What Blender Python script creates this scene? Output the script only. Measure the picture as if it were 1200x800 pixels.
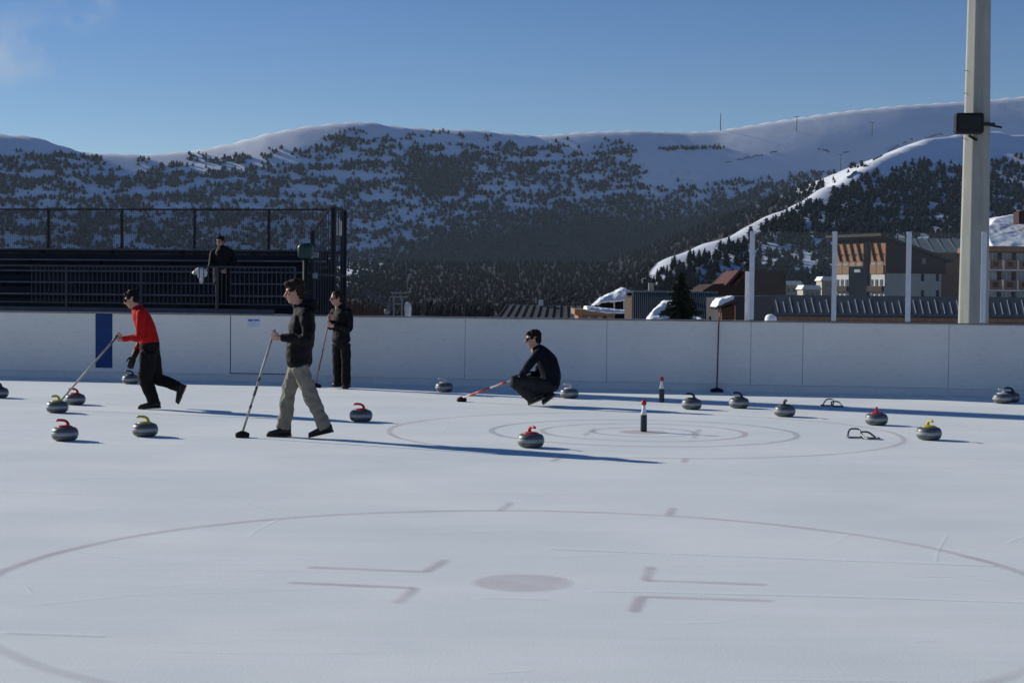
import bpy, bmesh, math, random
import numpy as np
from mathutils import Vector, Matrix, noise

for o in list(bpy.data.objects):
    bpy.data.objects.remove(o)
scene = bpy.context.scene
col = scene.collection
R = math.radians
random.seed(7)

# ------------------------------------------------------------------ camera
F_PX, CAM_H, PITCH, ROLL = 1928.7, 1.72, 0.03239, 0.009514
_c, _s = math.cos(ROLL), math.sin(ROLL)
AX = Vector((1, 0, 0))
AU = Vector((0, math.sin(PITCH), math.cos(PITCH)))
AF = Vector((0, math.cos(PITCH), -math.sin(PITCH)))
C_RIGHT = _c * AX + _s * AU
C_UP = -_s * AX + _c * AU
CAM = Vector((0, 0, CAM_H))
cam_d = bpy.data.cameras.new('camera')
cam_d.sensor_width = 36
cam_d.lens = F_PX / 1200 * 36
cam_d.clip_start = 0.1
cam_d.clip_end = 20000
cam = bpy.data.objects.new('camera', cam_d)
col.objects.link(cam)
m = Matrix.Identity(4)
for i in range(3):
    m[i][0], m[i][1], m[i][2], m[i][3] = C_RIGHT[i], C_UP[i], -AF[i], CAM[i]
cam.matrix_world = m
scene.camera = cam

# ------------------------------------------------------------------ light
SUN_EL = R(21.5)
SUN_H = Vector((-0.857, 0.515, 0)).normalized()
SUN_DIR = Vector((SUN_H.x * math.cos(SUN_EL), SUN_H.y * math.cos(SUN_EL), math.sin(SUN_EL)))
world = bpy.data.worlds.new('World')
scene.world = world
world.use_nodes = True
wn, wl = world.node_tree.nodes, world.node_tree.links
bg = wn['Background']
sky = wn.new('ShaderNodeTexSky')
sky.sky_type = 'NISHITA'
sky.sun_disc = False
sky.sun_elevation = SUN_EL
sky.sun_rotation = math.atan2(SUN_DIR.x, SUN_DIR.y)
sky.altitude = 2400
sky.air_density = 1.0
sky.dust_density = 0.0
sky.ozone_density = 1.5
hs = wn.new('ShaderNodeHueSaturation')      # deep winter blue of high mountain air
hs.inputs['Saturation'].default_value = 1.31
hs.inputs['Hue'].default_value = 0.514
hs.inputs['Value'].default_value = 0.97
wl.new(sky.outputs[0], hs.inputs['Color'])
# two faint wisps of cloud high at the left
tcw = wn.new('ShaderNodeTexCoord')
wnz = wn.new('ShaderNodeTexNoise')
wnz.inputs['Scale'].default_value = 26
wnz.inputs['Detail'].default_value = 7
wl.new(tcw.outputs['Generated'], wnz.inputs['Vector'])
acc = None
for (cx, cy), rad in (((70, 44), 0.034), ((4, 72), 0.020), ((104, 13), 0.020), ((40, 48), 0.030)):
    dv = wn.new('ShaderNodeVectorMath')
    dv.operation = 'DISTANCE'
    q = ((cx - 600) / F_PX * C_RIGHT + (400 - cy) / F_PX * C_UP + AF).normalized()
    dv.inputs[1].default_value = q
    wl.new(tcw.outputs['Generated'], dv.inputs[0])
    mr = wn.new('ShaderNodeMapRange')
    mr.interpolation_type = 'SMOOTHSTEP'
    mr.inputs[1].default_value = 0.0
    mr.inputs[2].default_value = rad
    mr.inputs[3].default_value = 1.0
    mr.inputs[4].default_value = 0.0
    wl.new(dv.outputs['Value'], mr.inputs[0])
    if acc is None:
        acc = mr.outputs[0]
    else:
        mxx = wn.new('ShaderNodeMath')
        mxx.operation = 'MAXIMUM'
        wl.new(acc, mxx.inputs[0])
        wl.new(mr.outputs[0], mxx.inputs[1])
        acc = mxx.outputs[0]
nr_ = wn.new('ShaderNodeMapRange')
nr_.inputs[1].default_value = 0.42
nr_.inputs[2].default_value = 0.72
nr_.inputs[4].default_value = 0.75
wl.new(wnz.outputs['Fac'], nr_.inputs[0])
cm = wn.new('ShaderNodeMath')
cm.operation = 'MULTIPLY'
wl.new(acc, cm.inputs[0])
wl.new(nr_.outputs[0], cm.inputs[1])
mxw = wn.new('ShaderNodeMix')
mxw.data_type = 'RGBA'
wl.new(cm.outputs[0], mxw.inputs['Factor'])
wl.new(hs.outputs[0], mxw.inputs['A'])
mxw.inputs['B'].default_value = (6.5, 6.9, 7.4, 1)
wl.new(mxw.outputs['Result'], bg.inputs[0])
bg.inputs[1].default_value = 0.085
sun_d = bpy.data.lights.new('sun', 'SUN')
sun_d.energy = 5.0
sun_d.angle = R(0.53)
sun_d.color = (1.0, 0.955, 0.87)
sun = bpy.data.objects.new('sun', sun_d)
col.objects.link(sun)
sun.rotation_euler = SUN_DIR.to_track_quat('Z', 'Y').to_euler()
vs = scene.view_settings
vs.view_transform = 'Standard'
vs.look = 'None'
vs.exposure = 0.0
vs.gamma = 1.0
vs.use_curve_mapping = False

# ------------------------------------------------------------------ pixel helpers
def ray(x, y):
    u, v = (x - 600) / F_PX, (400 - y) / F_PX
    return (_c * u - _s * v) * AX + (_s * u + _c * v) * AU + AF
def at(x, y, Y):
    d = ray(x, y)
    return CAM + d * (Y / d.y)
def gnd(x, y, z=0.0):
    d = ray(x, y)
    return CAM + d * ((z - CAM_H) / d.z)
def hor(x):
    return 337.5 + (x - 600) * 0.00952

# ------------------------------------------------------------------ materials
MATS = {}
def mat(name, c, rough=0.6, var=0.12, scale=6.0, bump=0.0, bscale=40.0, metal=0.0, spec=0.22, stretch=None, c2=None):
    if name in MATS:
        return MATS[name]
    m = bpy.data.materials.new(name)
    m.use_nodes = True
    n, l = m.node_tree.nodes, m.node_tree.links
    b = n['Principled BSDF']
    b.inputs['Roughness'].default_value = rough
    b.inputs['Metallic'].default_value = metal
    b.inputs['Specular IOR Level'].default_value = spec
    tc = n.new('ShaderNodeTexCoord')
    src = tc.outputs['Object']
    if stretch:
        mp = n.new('ShaderNodeMapping')
        mp.inputs['Scale'].default_value = stretch
        l.new(src, mp.inputs['Vector'])
        src = mp.outputs[0]
    nz = n.new('ShaderNodeTexNoise')
    nz.inputs['Scale'].default_value = scale
    nz.inputs['Detail'].default_value = 6
    nz.inputs['Roughness'].default_value = 0.6
    l.new(src, nz.inputs['Vector'])
    rp = n.new('ShaderNodeValToRGB')
    rp.color_ramp.elements[0].position = 0.3
    rp.color_ramp.elements[1].position = 0.7
    if c2 is None:
        a = [max(0, k * (1 - var)) for k in c]
        d = [min(1, k * (1 + var)) for k in c]
    else:
        a, d = c, c2
    rp.color_ramp.elements[0].color = (*a, 1)
    rp.color_ramp.elements[1].color = (*d, 1)
    l.new(nz.outputs['Fac'], rp.inputs[0])
    l.new(rp.outputs[0], b.inputs['Base Color'])
    if bump > 0:
        nb = n.new('ShaderNodeTexNoise')
        nb.inputs['Scale'].default_value = bscale
        nb.inputs['Detail'].default_value = 5
        l.new(src, nb.inputs['Vector'])
        bp = n.new('ShaderNodeBump')
        bp.inputs['Strength'].default_value = bump
        bp.inputs['Distance'].default_value = 0.02
        l.new(nb.outputs['Fac'], bp.inputs['Height'])
        l.new(bp.outputs[0], b.inputs['Normal'])
    MATS[name] = m
    return m

def nodes_of(m):
    return m.node_tree.nodes, m.node_tree.links, m.node_tree.nodes['Principled BSDF']

# ice: white, slightly blue, streaked along the rink, dusted with scraped frost
def ice_material():
    m = mat('ice', (0.785, 0.812, 0.775), 0.65, c2=(0.845, 0.872, 0.835), scale=0.9, stretch=(0.35, 1.6, 1), spec=0.12)
    n, l, b = nodes_of(m)
    tc = n.new('ShaderNodeTexCoord')
    base = b.inputs['Base Color'].links[0].from_socket
    mp = n.new('ShaderNodeMapping')
    mp.inputs['Rotation'].default_value = (0, 0, R(5.5))
    mp.inputs['Scale'].default_value = (0.22, 14, 1)
    l.new(tc.outputs['Object'], mp.inputs['Vector'])
    n1 = n.new('ShaderNodeTexNoise')
    n1.inputs['Scale'].default_value = 1.0
    n1.inputs['Detail'].default_value = 8
    n1.inputs['Roughness'].default_value = 0.72
    l.new(mp.outputs[0], n1.inputs['Vector'])
    r1 = n.new('ShaderNodeValToRGB')
    r1.color_ramp.elements[0].position = 0.50
    r1.color_ramp.elements[0].color = (0, 0, 0, 1)
    r1.color_ramp.elements[1].position = 0.78
    r1.color_ramp.elements[1].color = (0.75, 0.75, 0.75, 1)
    l.new(n1.outputs['Fac'], r1.inputs[0])
    mx = n.new('ShaderNodeMix')
    mx.data_type = 'RGBA'
    l.new(r1.outputs[0], mx.inputs['Factor'])
    l.new(base, mx.inputs['A'])
    mx.inputs['B'].default_value = (0.90, 0.92, 0.94, 1)
    # grey worn patches
    n2 = n.new('ShaderNodeTexNoise')
    n2.inputs['Scale'].default_value = 0.5
    n2.inputs['Detail'].default_value = 7
    l.new(tc.outputs['Object'], n2.inputs['Vector'])
    r2 = n.new('ShaderNodeValToRGB')
    r2.color_ramp.elements[0].position = 0.35
    r2.color_ramp.elements[0].color = (0.90, 0.92, 0.94, 1)
    r2.color_ramp.elements[1].position = 0.62
    r2.color_ramp.elements[1].color = (1, 1, 1, 1)
    l.new(n2.outputs['Fac'], r2.inputs[0])
    mu = n.new('ShaderNodeMix')
    mu.data_type = 'RGBA'
    mu.blend_type = 'MULTIPLY'
    mu.inputs['Factor'].default_value = 1.0
    l.new(mx.outputs['Result'], mu.inputs['A'])
    l.new(r2.outputs[0], mu.inputs['B'])
    # tiny frost grains
    n3 = n.new('ShaderNodeTexNoise')
    n3.inputs['Scale'].default_value = 55
    n3.inputs['Detail'].default_value = 3
    l.new(tc.outputs['Object'], n3.inputs['Vector'])
    r3 = n.new('ShaderNodeValToRGB')
    r3.color_ramp.elements[0].position = 0.38
    r3.color_ramp.elements[0].color = (0.94, 0.95, 0.96, 1)
    r3.color_ramp.elements[1].position = 0.6
    r3.color_ramp.elements[1].color = (1, 1, 1, 1)
    l.new(n3.outputs['Fac'], r3.inputs[0])
    mu2 = n.new('ShaderNodeMix')
    mu2.data_type = 'RGBA'
    mu2.blend_type = 'MULTIPLY'
    mu2.inputs['Factor'].default_value = 1.0
    l.new(mu.outputs['Result'], mu2.inputs['A'])
    l.new(r3.outputs[0], mu2.inputs['B'])
    l.new(mu2.outputs['Result'], b.inputs['Base Color'])
    bp = n.new('ShaderNodeBump')
    bp.inputs['Strength'].default_value = 0.25
    bp.inputs['Distance'].default_value = 0.004
    l.new(n3.outputs['Fac'], bp.inputs['Height'])
    bp2 = n.new('ShaderNodeBump')
    bp2.inputs['Strength'].default_value = 0.15
    bp2.inputs['Distance'].default_value = 0.006
    l.new(n1.outputs['Fac'], bp2.inputs['Height'])
    l.new(bp.outputs[0], bp2.inputs['Normal'])
    l.new(bp2.outputs[0], b.inputs['Normal'])
    return m
M_ICE = ice_material()

def paint_in_ice(name, c, cover=0.55, lo=0.3, hi=0.75):
    """pigment seen through frosted ice: worn away in patches"""
    m = bpy.data.materials.new(name)
    m.use_nodes = True
    n, l = m.node_tree.nodes, m.node_tree.links
    b = n['Principled BSDF']
    b.inputs['Base Color'].default_value = (*c, 1)
    b.inputs['Roughness'].default_value = 0.5
    tc = n.new('ShaderNodeTexCoord')
    nz = n.new('ShaderNodeTexNoise')
    nz.inputs['Scale'].default_value = 1.3
    nz.inputs['Detail'].default_value = 7
    nz.inputs['Roughness'].default_value = 0.7
    l.new(tc.outputs['Object'], nz.inputs['Vector'])
    mr = n.new('ShaderNodeMapRange')
    mr.inputs[1].default_value = lo
    mr.inputs[2].default_value = hi
    mr.inputs[3].default_value = cover * 0.35
    mr.inputs[4].default_value = cover
    l.new(nz.outputs['Fac'], mr.inputs[0])
    sa = n.new('ShaderNodeAttribute')
    sa.attribute_name = 'soft'
    mm = n.new('ShaderNodeMath')
    mm.operation = 'MULTIPLY'
    l.new(mr.outputs[0], mm.inputs[0])
    l.new(sa.outputs['Fac'], mm.inputs[1])
    l.new(mm.outputs[0], b.inputs['Alpha'])
    return m
def soften(o, vals):
    a = o.data.attributes.new('soft', 'FLOAT', 'POINT')
    a.data.foreach_set('value', vals)
    return o
M_PMAUVE = paint_in_ice('mauve_line_paint', (0.48, 0.34, 0.35), 0.36, 0.32, 0.68)
M_PFAINT = paint_in_ice('frosted_line_paint', (0.50, 0.39, 0.40), 0.22)
M_PBLUE = paint_in_ice('blue_ring_paint', (0.28, 0.30, 0.36), 0.44)
M_PPINK = paint_in_ice('pink_ring_paint', (0.48, 0.32, 0.34), 0.46)
M_PDOT = paint_in_ice('dot_paint', (0.50, 0.38, 0.39), 0.30)
M_FROST = paint_in_ice('frost_scratch', (0.92, 0.94, 0.95), 0.5)

# ------------------------------------------------------------------ mesh helpers
class MB:
    def __init__(s):
        s.v, s.f = [], []
    def add(s, v, f):
        k = len(s.v)
        s.v += [Vector(a) for a in v]
        s.f += [tuple(i + k for i in q) for q in f]
        return s
    def box(s, x0, x1, y0, y1, z0, z1, M=None):
        v = [Vector((x, y, z)) for z in (z0, z1) for y in (y0, y1) for x in (x0, x1)]
        if M is not None:
            v = [M @ a for a in v]
        return s.add(v, [(0, 2, 3, 1), (4, 5, 7, 6), (0, 1, 5, 4), (2, 6, 7, 3), (0, 4, 6, 2), (1, 3, 7, 5)])
    def hexa(s, b, t):
        n = len(b)
        f = [tuple(range(n - 1, -1, -1)), tuple(range(n, 2 * n))]
        f += [(i, (i + 1) % n, n + (i + 1) % n, n + i) for i in range(n)]
        return s.add(list(b) + list(t), f)
    def bar(s, a, b, w, h=None, up=Vector((0, 0, 1))):
        a, b = Vector(a), Vector(b)
        h = h or w
        t = (b - a).normalized()
        x = t.cross(up)
        if x.length < 1e-4:
            x = t.cross(Vector((0, 1, 0)))
        x.normalize()
        y = x.cross(t)
        q = [x * (w / 2) * i + y * (h / 2) * j for i, j in ((-1, -1), (1, -1), (1, 1), (-1, 1))]
        return s.hexa([a + k for k in q], [b + k for k in q])
    def tube(s, pts, rad, seg=10, closed=False, cap=True):
        pts = [Vector(p) for p in pts]
        n = len(pts)
        if not hasattr(rad, '__len__'):
            rad = [rad] * n
        v, f = [], []
        prev = None
        for i, p in enumerate(pts):
            if closed:
                t = pts[(i + 1) % n] - pts[i - 1]
            else:
                t = pts[min(i + 1, n - 1)] - pts[max(i - 1, 0)]
            t.normalize()
            if prev is None:
                x = t.orthogonal().normalized()
            else:
                x = (prev - t * prev.dot(t)).normalized()
            prev = x
            y = t.cross(x)
            for k in range(seg):
                a = 2 * math.pi * k / seg
                v.append(p + (x * math.cos(a) + y * math.sin(a)) * rad[i])
        for i in range(n if closed else n - 1):
            j = (i + 1) % n
            for k in range(seg):
                f.append((i * seg + k, i * seg + (k + 1) % seg, j * seg + (k + 1) % seg, j * seg + k))
        if cap and not closed:
            f.append(tuple(range(seg - 1, -1, -1)))
            f.append(tuple((n - 1) * seg + k for k in range(seg)))
        return s.add(v, f)
    def lathe(s, prof, seg=32, o=(0, 0, 0)):
        o = Vector(o)
        v, f = [], []
        for r, z in prof:
            for k in range(seg):
                a = 2 * math.pi * k / seg
                v.append(o + Vector((r * math.cos(a), r * math.sin(a), z)))
        n = len(prof)
        for i in range(n - 1):
            for k in range(seg):
                f.append((i * seg + k, i * seg + (k + 1) % seg, (i + 1) * seg + (k + 1) % seg, (i + 1) * seg + k))
        f.append(tuple(range(seg - 1, -1, -1)))
        f.append(tuple((n - 1) * seg + k for k in range(seg)))
        return s.add(v, f)
    def ell(s, c, ax, ru=10, rv=14):
        """ellipsoid, ax = three half-axis vectors"""
        c = Vector(c)
        v = [c + ax[2]]
        for i in range(1, ru):
            ph = math.pi * i / ru
            for k in range(rv):
                a = 2 * math.pi * k / rv
                v.append(c + ax[0] * (math.sin(ph) * math.cos(a)) + ax[1] * (math.sin(ph) * math.sin(a)) + ax[2] * math.cos(ph))
        v.append(c - ax[2])
        f = [(0, 1 + k, 1 + (k + 1) % rv) for k in range(rv)]
        for i in range(ru - 2):
            for k in range(rv):
                a = 1 + i * rv
                f.append((a + k, a + rv + k, a + rv + (k + 1) % rv, a + (k + 1) % rv))
        a = 1 + (ru - 2) * rv
        f += [(len(v) - 1, a + (k + 1) % rv, a + k) for k in range(rv)]
        return s.add(v, f)
    def mesh(s, name, origin=None, smooth=False, fix=True):
        me = bpy.data.meshes.new(name)
        o = Vector(origin) if origin is not None else Vector((0, 0, 0))
        me.from_pydata([tuple(a - o) for a in s.v], [], s.f)
        if fix:
            bm = bmesh.new()
            bm.from_mesh(me)
            bmesh.ops.recalc_face_normals(bm, faces=bm.faces)
            bm.to_mesh(me)
            bm.free()
        if smooth:
            me.polygons.foreach_set('use_smooth', [True] * len(me.polygons))
        me.update()
        return me
    def build(s, name, material, parent=None, smooth=False, origin=None, bevel=0.0, fix=True):
        me = s.mesh(name, origin, smooth, fix)
        return link(name, me, material, parent, origin if parent is None else None, bevel)

def link(name, me, material, parent=None, loc=None, bevel=0.0):
    o = bpy.data.objects.new(name, me)
    col.objects.link(o)
    if material is not None and not me.materials:
        me.materials.append(material)
    if parent is not None:
        o.parent = parent
    if loc is not None:
        o.location = loc
    if bevel > 0:
        b = o.modifiers.new('bevel', 'BEVEL')
        b.width = bevel
        b.segments = 2
        b.limit_method = 'ANGLE'
    return o
def tag(o, label=None, cat=None, group=None, kind=None):
    if label: o['label'] = label
    if cat: o['category'] = cat
    if group: o['group'] = group
    if kind: o['kind'] = kind
    return o
def empty(name, loc, rz=0.0):
    o = bpy.data.objects.new(name, None)
    o.empty_display_size = 0.2
    o.location = loc
    o.rotation_euler = (0, 0, rz)
    col.objects.link(o)
    return o
def copy_tree(o, parent=None):
    c = o.copy()
    col.objects.link(c)
    if parent is not None:
        c.parent = parent
    for ch in o.children:
        copy_tree(ch, c)
    return c

# ------------------------------------------------------------------ terrain
RIDGE = [(-900, 150), (-600, 140), (-300, 148), (-120, 150), (0, 157), (40, 160), (70, 170), (100, 179), (170, 181), (225, 177), (270, 168), (310, 157), (350, 149),
         (400, 143.5), (430, 143), (460, 148), (500, 151), (550, 152), (600, 157), (630, 159), (680, 155), (740, 153), (800, 155),
         (840, 153), (900, 143), (960, 134), (1000, 129), (1050, 124), (1100, 121), (1150, 118), (1200, 113), (1350, 105), (1700, 120), (2200, 150)]
RX = np.array([a for a, b in RIDGE], float)
RE = np.array([hor(a) - b for a, b in RIDGE], float)
# spur crest: depth, screen column, elevation in pixels
SPUR = [(560, 700, 0), (700, 762, 20), (900, 880, 74), (1080, 950, 108), (1260, 1015, 143), (1400, 1050, 163), (1560, 1092, 180), (1750, 1150, 187), (2100, 1260, 178), (2600, 1400, 120)]
SD = np.array([a for a, b, c in SPUR], float)
SX = np.array([b for a, b, c in SPUR], float)
SE = np.array([c for a, b, c in SPUR], float)
def vnoise(x, y):
    """cheap smooth vector noise from sines (metres)"""
    return (np.sin(x * 0.011 + 1.3 * np.sin(y * 0.007)) + np.sin(y * 0.013 + 1.7 * np.sin(x * 0.009 + 2)) + 0.5 * np.sin(x * 0.031 + y * 0.024) + 0.5 * np.sin(y * 0.037 - x * 0.021 + 1)) / 3.0
def terrain(X, Y):
    X = np.asarray(X, float); Y = np.asarray(Y, float)
    r = np.hypot(X, Y)
    th = np.clip(np.arctan2(X, Y), -0.55, 0.55)
    d = r * np.cos(th)
    px = 600 + F_PX * np.tan(th)
    zr_e = np.interp(px, RX, RE)
    rr = np.interp(px, [-1200, 0, 600, 1200, 2400], [1750, 2150, 2500, 2950, 3000])
    r0 = rr - np.interp(px, [-1200, 0, 600, 1200, 2400], [300, 310, 380, 540, 540])
    zr = CAM_H + zr_e / F_PX * rr
    low = np.interp(d, [0, 44, 60, 90, 250, 600, 900, 1400, 4000], [-0.3, -0.3, -2.0, -6.0, -6.5, -6, 0, 22, 30])
    z0 = np.interp(r0, [0, 44, 60, 90, 250, 600, 900, 1400, 4000], [-0.3, -0.3, -2.0, -6.0, -6.5, -6, 0, 22, 30])
    t = np.clip((d - r0) / (rr - r0), 0, 1)
    z = np.where(d < r0, low, z0 + (zr - z0) * (0.80 * t + 0.20 * np.sin(t * math.pi / 2)))
    z = np.where(d > rr, zr - (d - rr) * 0.22, z)
    z = z + vnoise(X, Y) * np.clip((d - 900) / 900, 0, 1) * np.clip((rr - d) / 300, 0.0, 1) * 2.6
    # spur
    sx = np.interp(d, SD, SX)
    se = np.interp(d, SD, SE)
    sz = CAM_H + se / F_PX * d
    lat = (px - sx) / F_PX * d
    tl = np.interp(d, [700, 950, 1150, 1300], [0.05, 0.12, 0.26, 0.36])
    lp = np.maximum(lat, 0)
    right = sz - tl * 110 * (1 - np.exp(-lp / 110)) - 0.03 * lp
    left = sz - np.interp(d, [1180, 1500], [0.55, 0.40]) * np.maximum(-lat - 7, 0) - 0.12 * np.clip(-lat, 0, 7)
    s = np.where(lat > 0, right, left)
    s = s + vnoise(X * 2.2 + 50, Y * 2.2) * 2.5 * np.clip((d - 600) / 300, 0, 1)
    s = np.where(d < 560, -60, s)
    fade = np.clip((d - 430) / 330, 0, 1)
    return np.where(d < 2650, np.maximum(z, s * fade + (1 - fade) * -60), z)

def snow_material():
    m = mat('snow_slope', (0.70, 0.73, 0.78), 0.75, c2=(0.80, 0.82, 0.85), scale=0.012, bump=0.25, bscale=0.03, spec=0.2)
    n, l, b = nodes_of(m)
    for q in n:
        if q.type == 'BUMP':
            q.inputs['Distance'].default_value = 3.0
    base = b.inputs['Base Color'].links[0].from_socket
    tc = n.new('ShaderNodeTexCoord')
    nz = n.new('ShaderNodeTexNoise')
    nz.inputs['Scale'].default_value = 0.06
    nz.inputs['Detail'].default_value = 8
    nz.inputs['Roughness'].default_value = 0.7
    l.new(tc.outputs['Object'], nz.inputs['Vector'])
    nz2 = n.new('ShaderNodeTexNoise')
    nz2.inputs['Scale'].default_value = 0.006
    nz2.inputs['Detail'].default_value = 4
    l.new(tc.outputs['Object'], nz2.inputs['Vector'])
    ad = n.new('ShaderNodeMath')
    ad.operation = 'MULTIPLY'
    l.new(nz.outputs['Fac'], ad.inputs[0])
    l.new(nz2.outputs['Fac'], ad.inputs[1])
    rp = n.new('ShaderNodeValToRGB')
    rp.color_ramp.elements[0].position = 0.30
    rp.color_ramp.elements[0].color = (0, 0, 0, 1)
    rp.color_ramp.elements[1].position = 0.40
    rp.color_ramp.elements[1].color = (0.85, 0.85, 0.85, 1)
    l.new(ad.outputs[0], rp.inputs[0])
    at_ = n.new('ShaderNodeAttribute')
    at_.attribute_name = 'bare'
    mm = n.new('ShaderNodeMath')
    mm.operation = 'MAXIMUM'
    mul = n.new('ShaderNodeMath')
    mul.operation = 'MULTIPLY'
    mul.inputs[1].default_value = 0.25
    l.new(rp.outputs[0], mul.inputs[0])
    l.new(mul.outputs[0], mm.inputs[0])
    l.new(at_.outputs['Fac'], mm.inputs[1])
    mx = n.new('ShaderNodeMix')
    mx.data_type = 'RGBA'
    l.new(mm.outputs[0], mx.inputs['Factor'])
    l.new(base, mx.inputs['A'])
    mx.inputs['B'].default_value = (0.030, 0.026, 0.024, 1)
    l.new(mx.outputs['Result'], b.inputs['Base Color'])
    return m

# forest density as read from the photograph's slopes (screen column, row)
TOPLINE = [(-400, 170), (0, 176), (60, 180), (100, 186), (170, 189), (240, 182), (300, 172), (350, 164), (430, 153), (540, 157), (600, 166), (700, 166), (742, 163), (748, 200), (800, 205), (850, 214), (900, 208), (960, 198), (1000, 196), (1060, 190), (1130, 188), (1200, 180), (1600, 175)]
DENSE = [(-400, 420), (330, 420), (400, 335), (450, 305), (500, 285), (560, 272), (620, 262), (680, 250), (760, 256), (830, 248), (880, 236), (905, 228), (960, 222), (1000, 300), (1300, 300)]
TX, TY = np.array([a for a, b in TOPLINE], float), np.array([b for a, b in TOPLINE], float)
DX, DY = np.array([a for a, b in DENSE], float), np.array([b for a, b in DENSE], float)
ROADS = [[(90, 231), (160, 228), (240, 217)], [(120, 268), (150, 265), (200, 254)], [(290, 190), (400, 193)], [(0, 232), (75, 228)], [(780, 218), (800, 212)], [(420, 265), (500, 250)], [(0, 204), (62, 206)], [(300, 206), (470, 209)], [(0, 247), (90, 243)], [(560, 222), (640, 221)], [(640, 236), (740, 224)], [(430, 236), (478, 232)], [(250, 233), (400, 236)], [(200, 200), (290, 196)], [(600, 190), (700, 187)]]
def seg_dist(x, y, line):
    b = 1e9
    for (x0, y0), (x1, y1) in zip(line[:-1], line[1:]):
        t = max(0, min(1, ((x - x0) * (x1 - x0) + (y - y0) * (y1 - y0)) / ((x1 - x0) ** 2 + (y1 - y0) ** 2)))
        b = min(b, math.hypot(x - x0 - t * (x1 - x0), y - y0 - t * (y1 - y0)))
    return b
def fbm(x, y, z=0.0):
    return noise.fractal(Vector((x, y, z)), 1.0, 2.1, 4)
def density_main(x, y):
    top = np.interp(x, TX, TY)
    if y < top - 2:
        return 0.0
    for rd in ROADS:
        if seg_dist(x, y, rd) < 2.4 + 1.6 * fbm(x * 0.06, y * 0.06, 2.0):
            return 0.0
    dn = np.interp(x, DX, DY)
    n = fbm(x * 0.024, y * 0.105)            # clumps drawn out along the slope
    n2 = fbm(x * 0.10, y * 0.2, 5.0)
    v = 0.46 + 0.85 * n + 0.35 * n2
    if x < 420: v += 0.06
    k = (y - top) / 18.0
    if k < 1: v -= 0.45 * (1 - k)
    if 478 < x < 552 and 184 < y < 232: v += 0.75
    if 560 < x < 760: v += 0.12
    if 748 < x < 900 and y < 235: v -= 0.05
    if y > dn: v = 1.0
    elif y > dn - 25: v += 0.5 * (y - dn + 25) / 25
    return max(0.0, min(1.0, v * 1.5 - 0.25))

def build_terrain():
    th = list(np.linspace(-math.pi, -0.52, 40)) + list(np.linspace(-0.5, 0.5, 300)) + list(np.linspace(0.52, math.pi, 40))
    rr = np.array([0.0, 40, 47, 60, 75, 90, 130, 250, 400] + list(np.linspace(470, 1400, 75)) + list(np.linspace(1415, 3050, 110)) + [3150, 3300])
    T, Q = np.meshgrid(np.array(th[:-1]), rr, indexing='ij')
    D = Q / np.cos(np.clip(T, -0.55, 0.55))
    X, Y = D * np.sin(T), D * np.cos(T)
    Z = terrain(X, Y)
    nt, nr = X.shape
    v = np.stack([X, Y, Z], -1).reshape(-1, 3)
    f = []
    for i in range(nt):
        j = (i + 1) % nt
        for k in range(nr - 1):
            if k == 0:
                f.append((i * nr, i * nr + 1, j * nr + 1))
            else:
                f.append((i * nr + k, i * nr + k + 1, j * nr + k + 1, j * nr + k))
    me = bpy.data.meshes.new('terrain')
    me.from_pydata(v.tolist(), [], f)
    bm = bmesh.new()
    bm.from_mesh(me)
    bmesh.ops.remove_doubles(bm, verts=bm.verts, dist=0.001)
    bmesh.ops.recalc_face_normals(bm, faces=bm.faces)
    bm.faces.ensure_lookup_table()
    if sum(q.normal.z for q in bm.faces) < 0:
        bmesh.ops.reverse_faces(bm, faces=bm.faces)
    bm.to_mesh(me)
    bm.free()
    # litter under the closed forest is dark (needles, bare larch floor), not snow
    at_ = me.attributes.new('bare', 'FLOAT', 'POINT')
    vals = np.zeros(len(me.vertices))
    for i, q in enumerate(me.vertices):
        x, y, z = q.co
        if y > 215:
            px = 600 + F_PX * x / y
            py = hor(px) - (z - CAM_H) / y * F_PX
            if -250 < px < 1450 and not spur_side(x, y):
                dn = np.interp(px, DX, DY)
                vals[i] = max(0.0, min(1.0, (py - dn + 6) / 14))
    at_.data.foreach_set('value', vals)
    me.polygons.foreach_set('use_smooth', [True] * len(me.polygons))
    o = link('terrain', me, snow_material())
    tag(o, kind='structure')
    return o
def spur_side(x, y):
    """True on the near spur at the right (crest and the flank beyond it)"""
    px = 600 + F_PX * x / max(y, 1)
    return 560 < y < 2100 and px > np.interp(y, SD, SX) - 14000.0 / y * 1.6
TERRAIN = build_terrain()

# ------------------------------------------------------------------ haze
def build_haze():
    hz = bpy.data.materials.new('mountain_air')
    hz.use_nodes = True
    n, l = hz.node_tree.nodes, hz.node_tree.links
    n.remove(n['Principled BSDF'])
    pv = n.new('ShaderNodeVolumePrincipled')
    pv.inputs['Color'].default_value = (0.62, 0.80, 1.0, 1)
    pv.inputs['Density'].default_value = 0.00005
    pv.inputs['Anisotropy'].default_value = 0.0
    l.new(pv.outputs[0], n['Material Output'].inputs['Volume'])
    o = MB().box(-3950, 3950, -3950, 3360, -240, 400).build('haze', hz)
    tag(o, 'thin bluish mountain air over the valley', 'haze', kind='stuff')
build_haze()

# ------------------------------------------------------------------ trees on the slopes
M_NEEDLE = mat('needles', (0.005, 0.0075, 0.009), 0.95, c2=(0.013, 0.018, 0.019), scale=0.35, spec=0.05)
M_LARCH = mat('bare_larch', (0.012, 0.010, 0.010), 0.95, c2=(0.021, 0.017, 0.016), scale=0.25, spec=0.05)
M_BARK = mat('bark', (0.06, 0.045, 0.035), 0.9)

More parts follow.
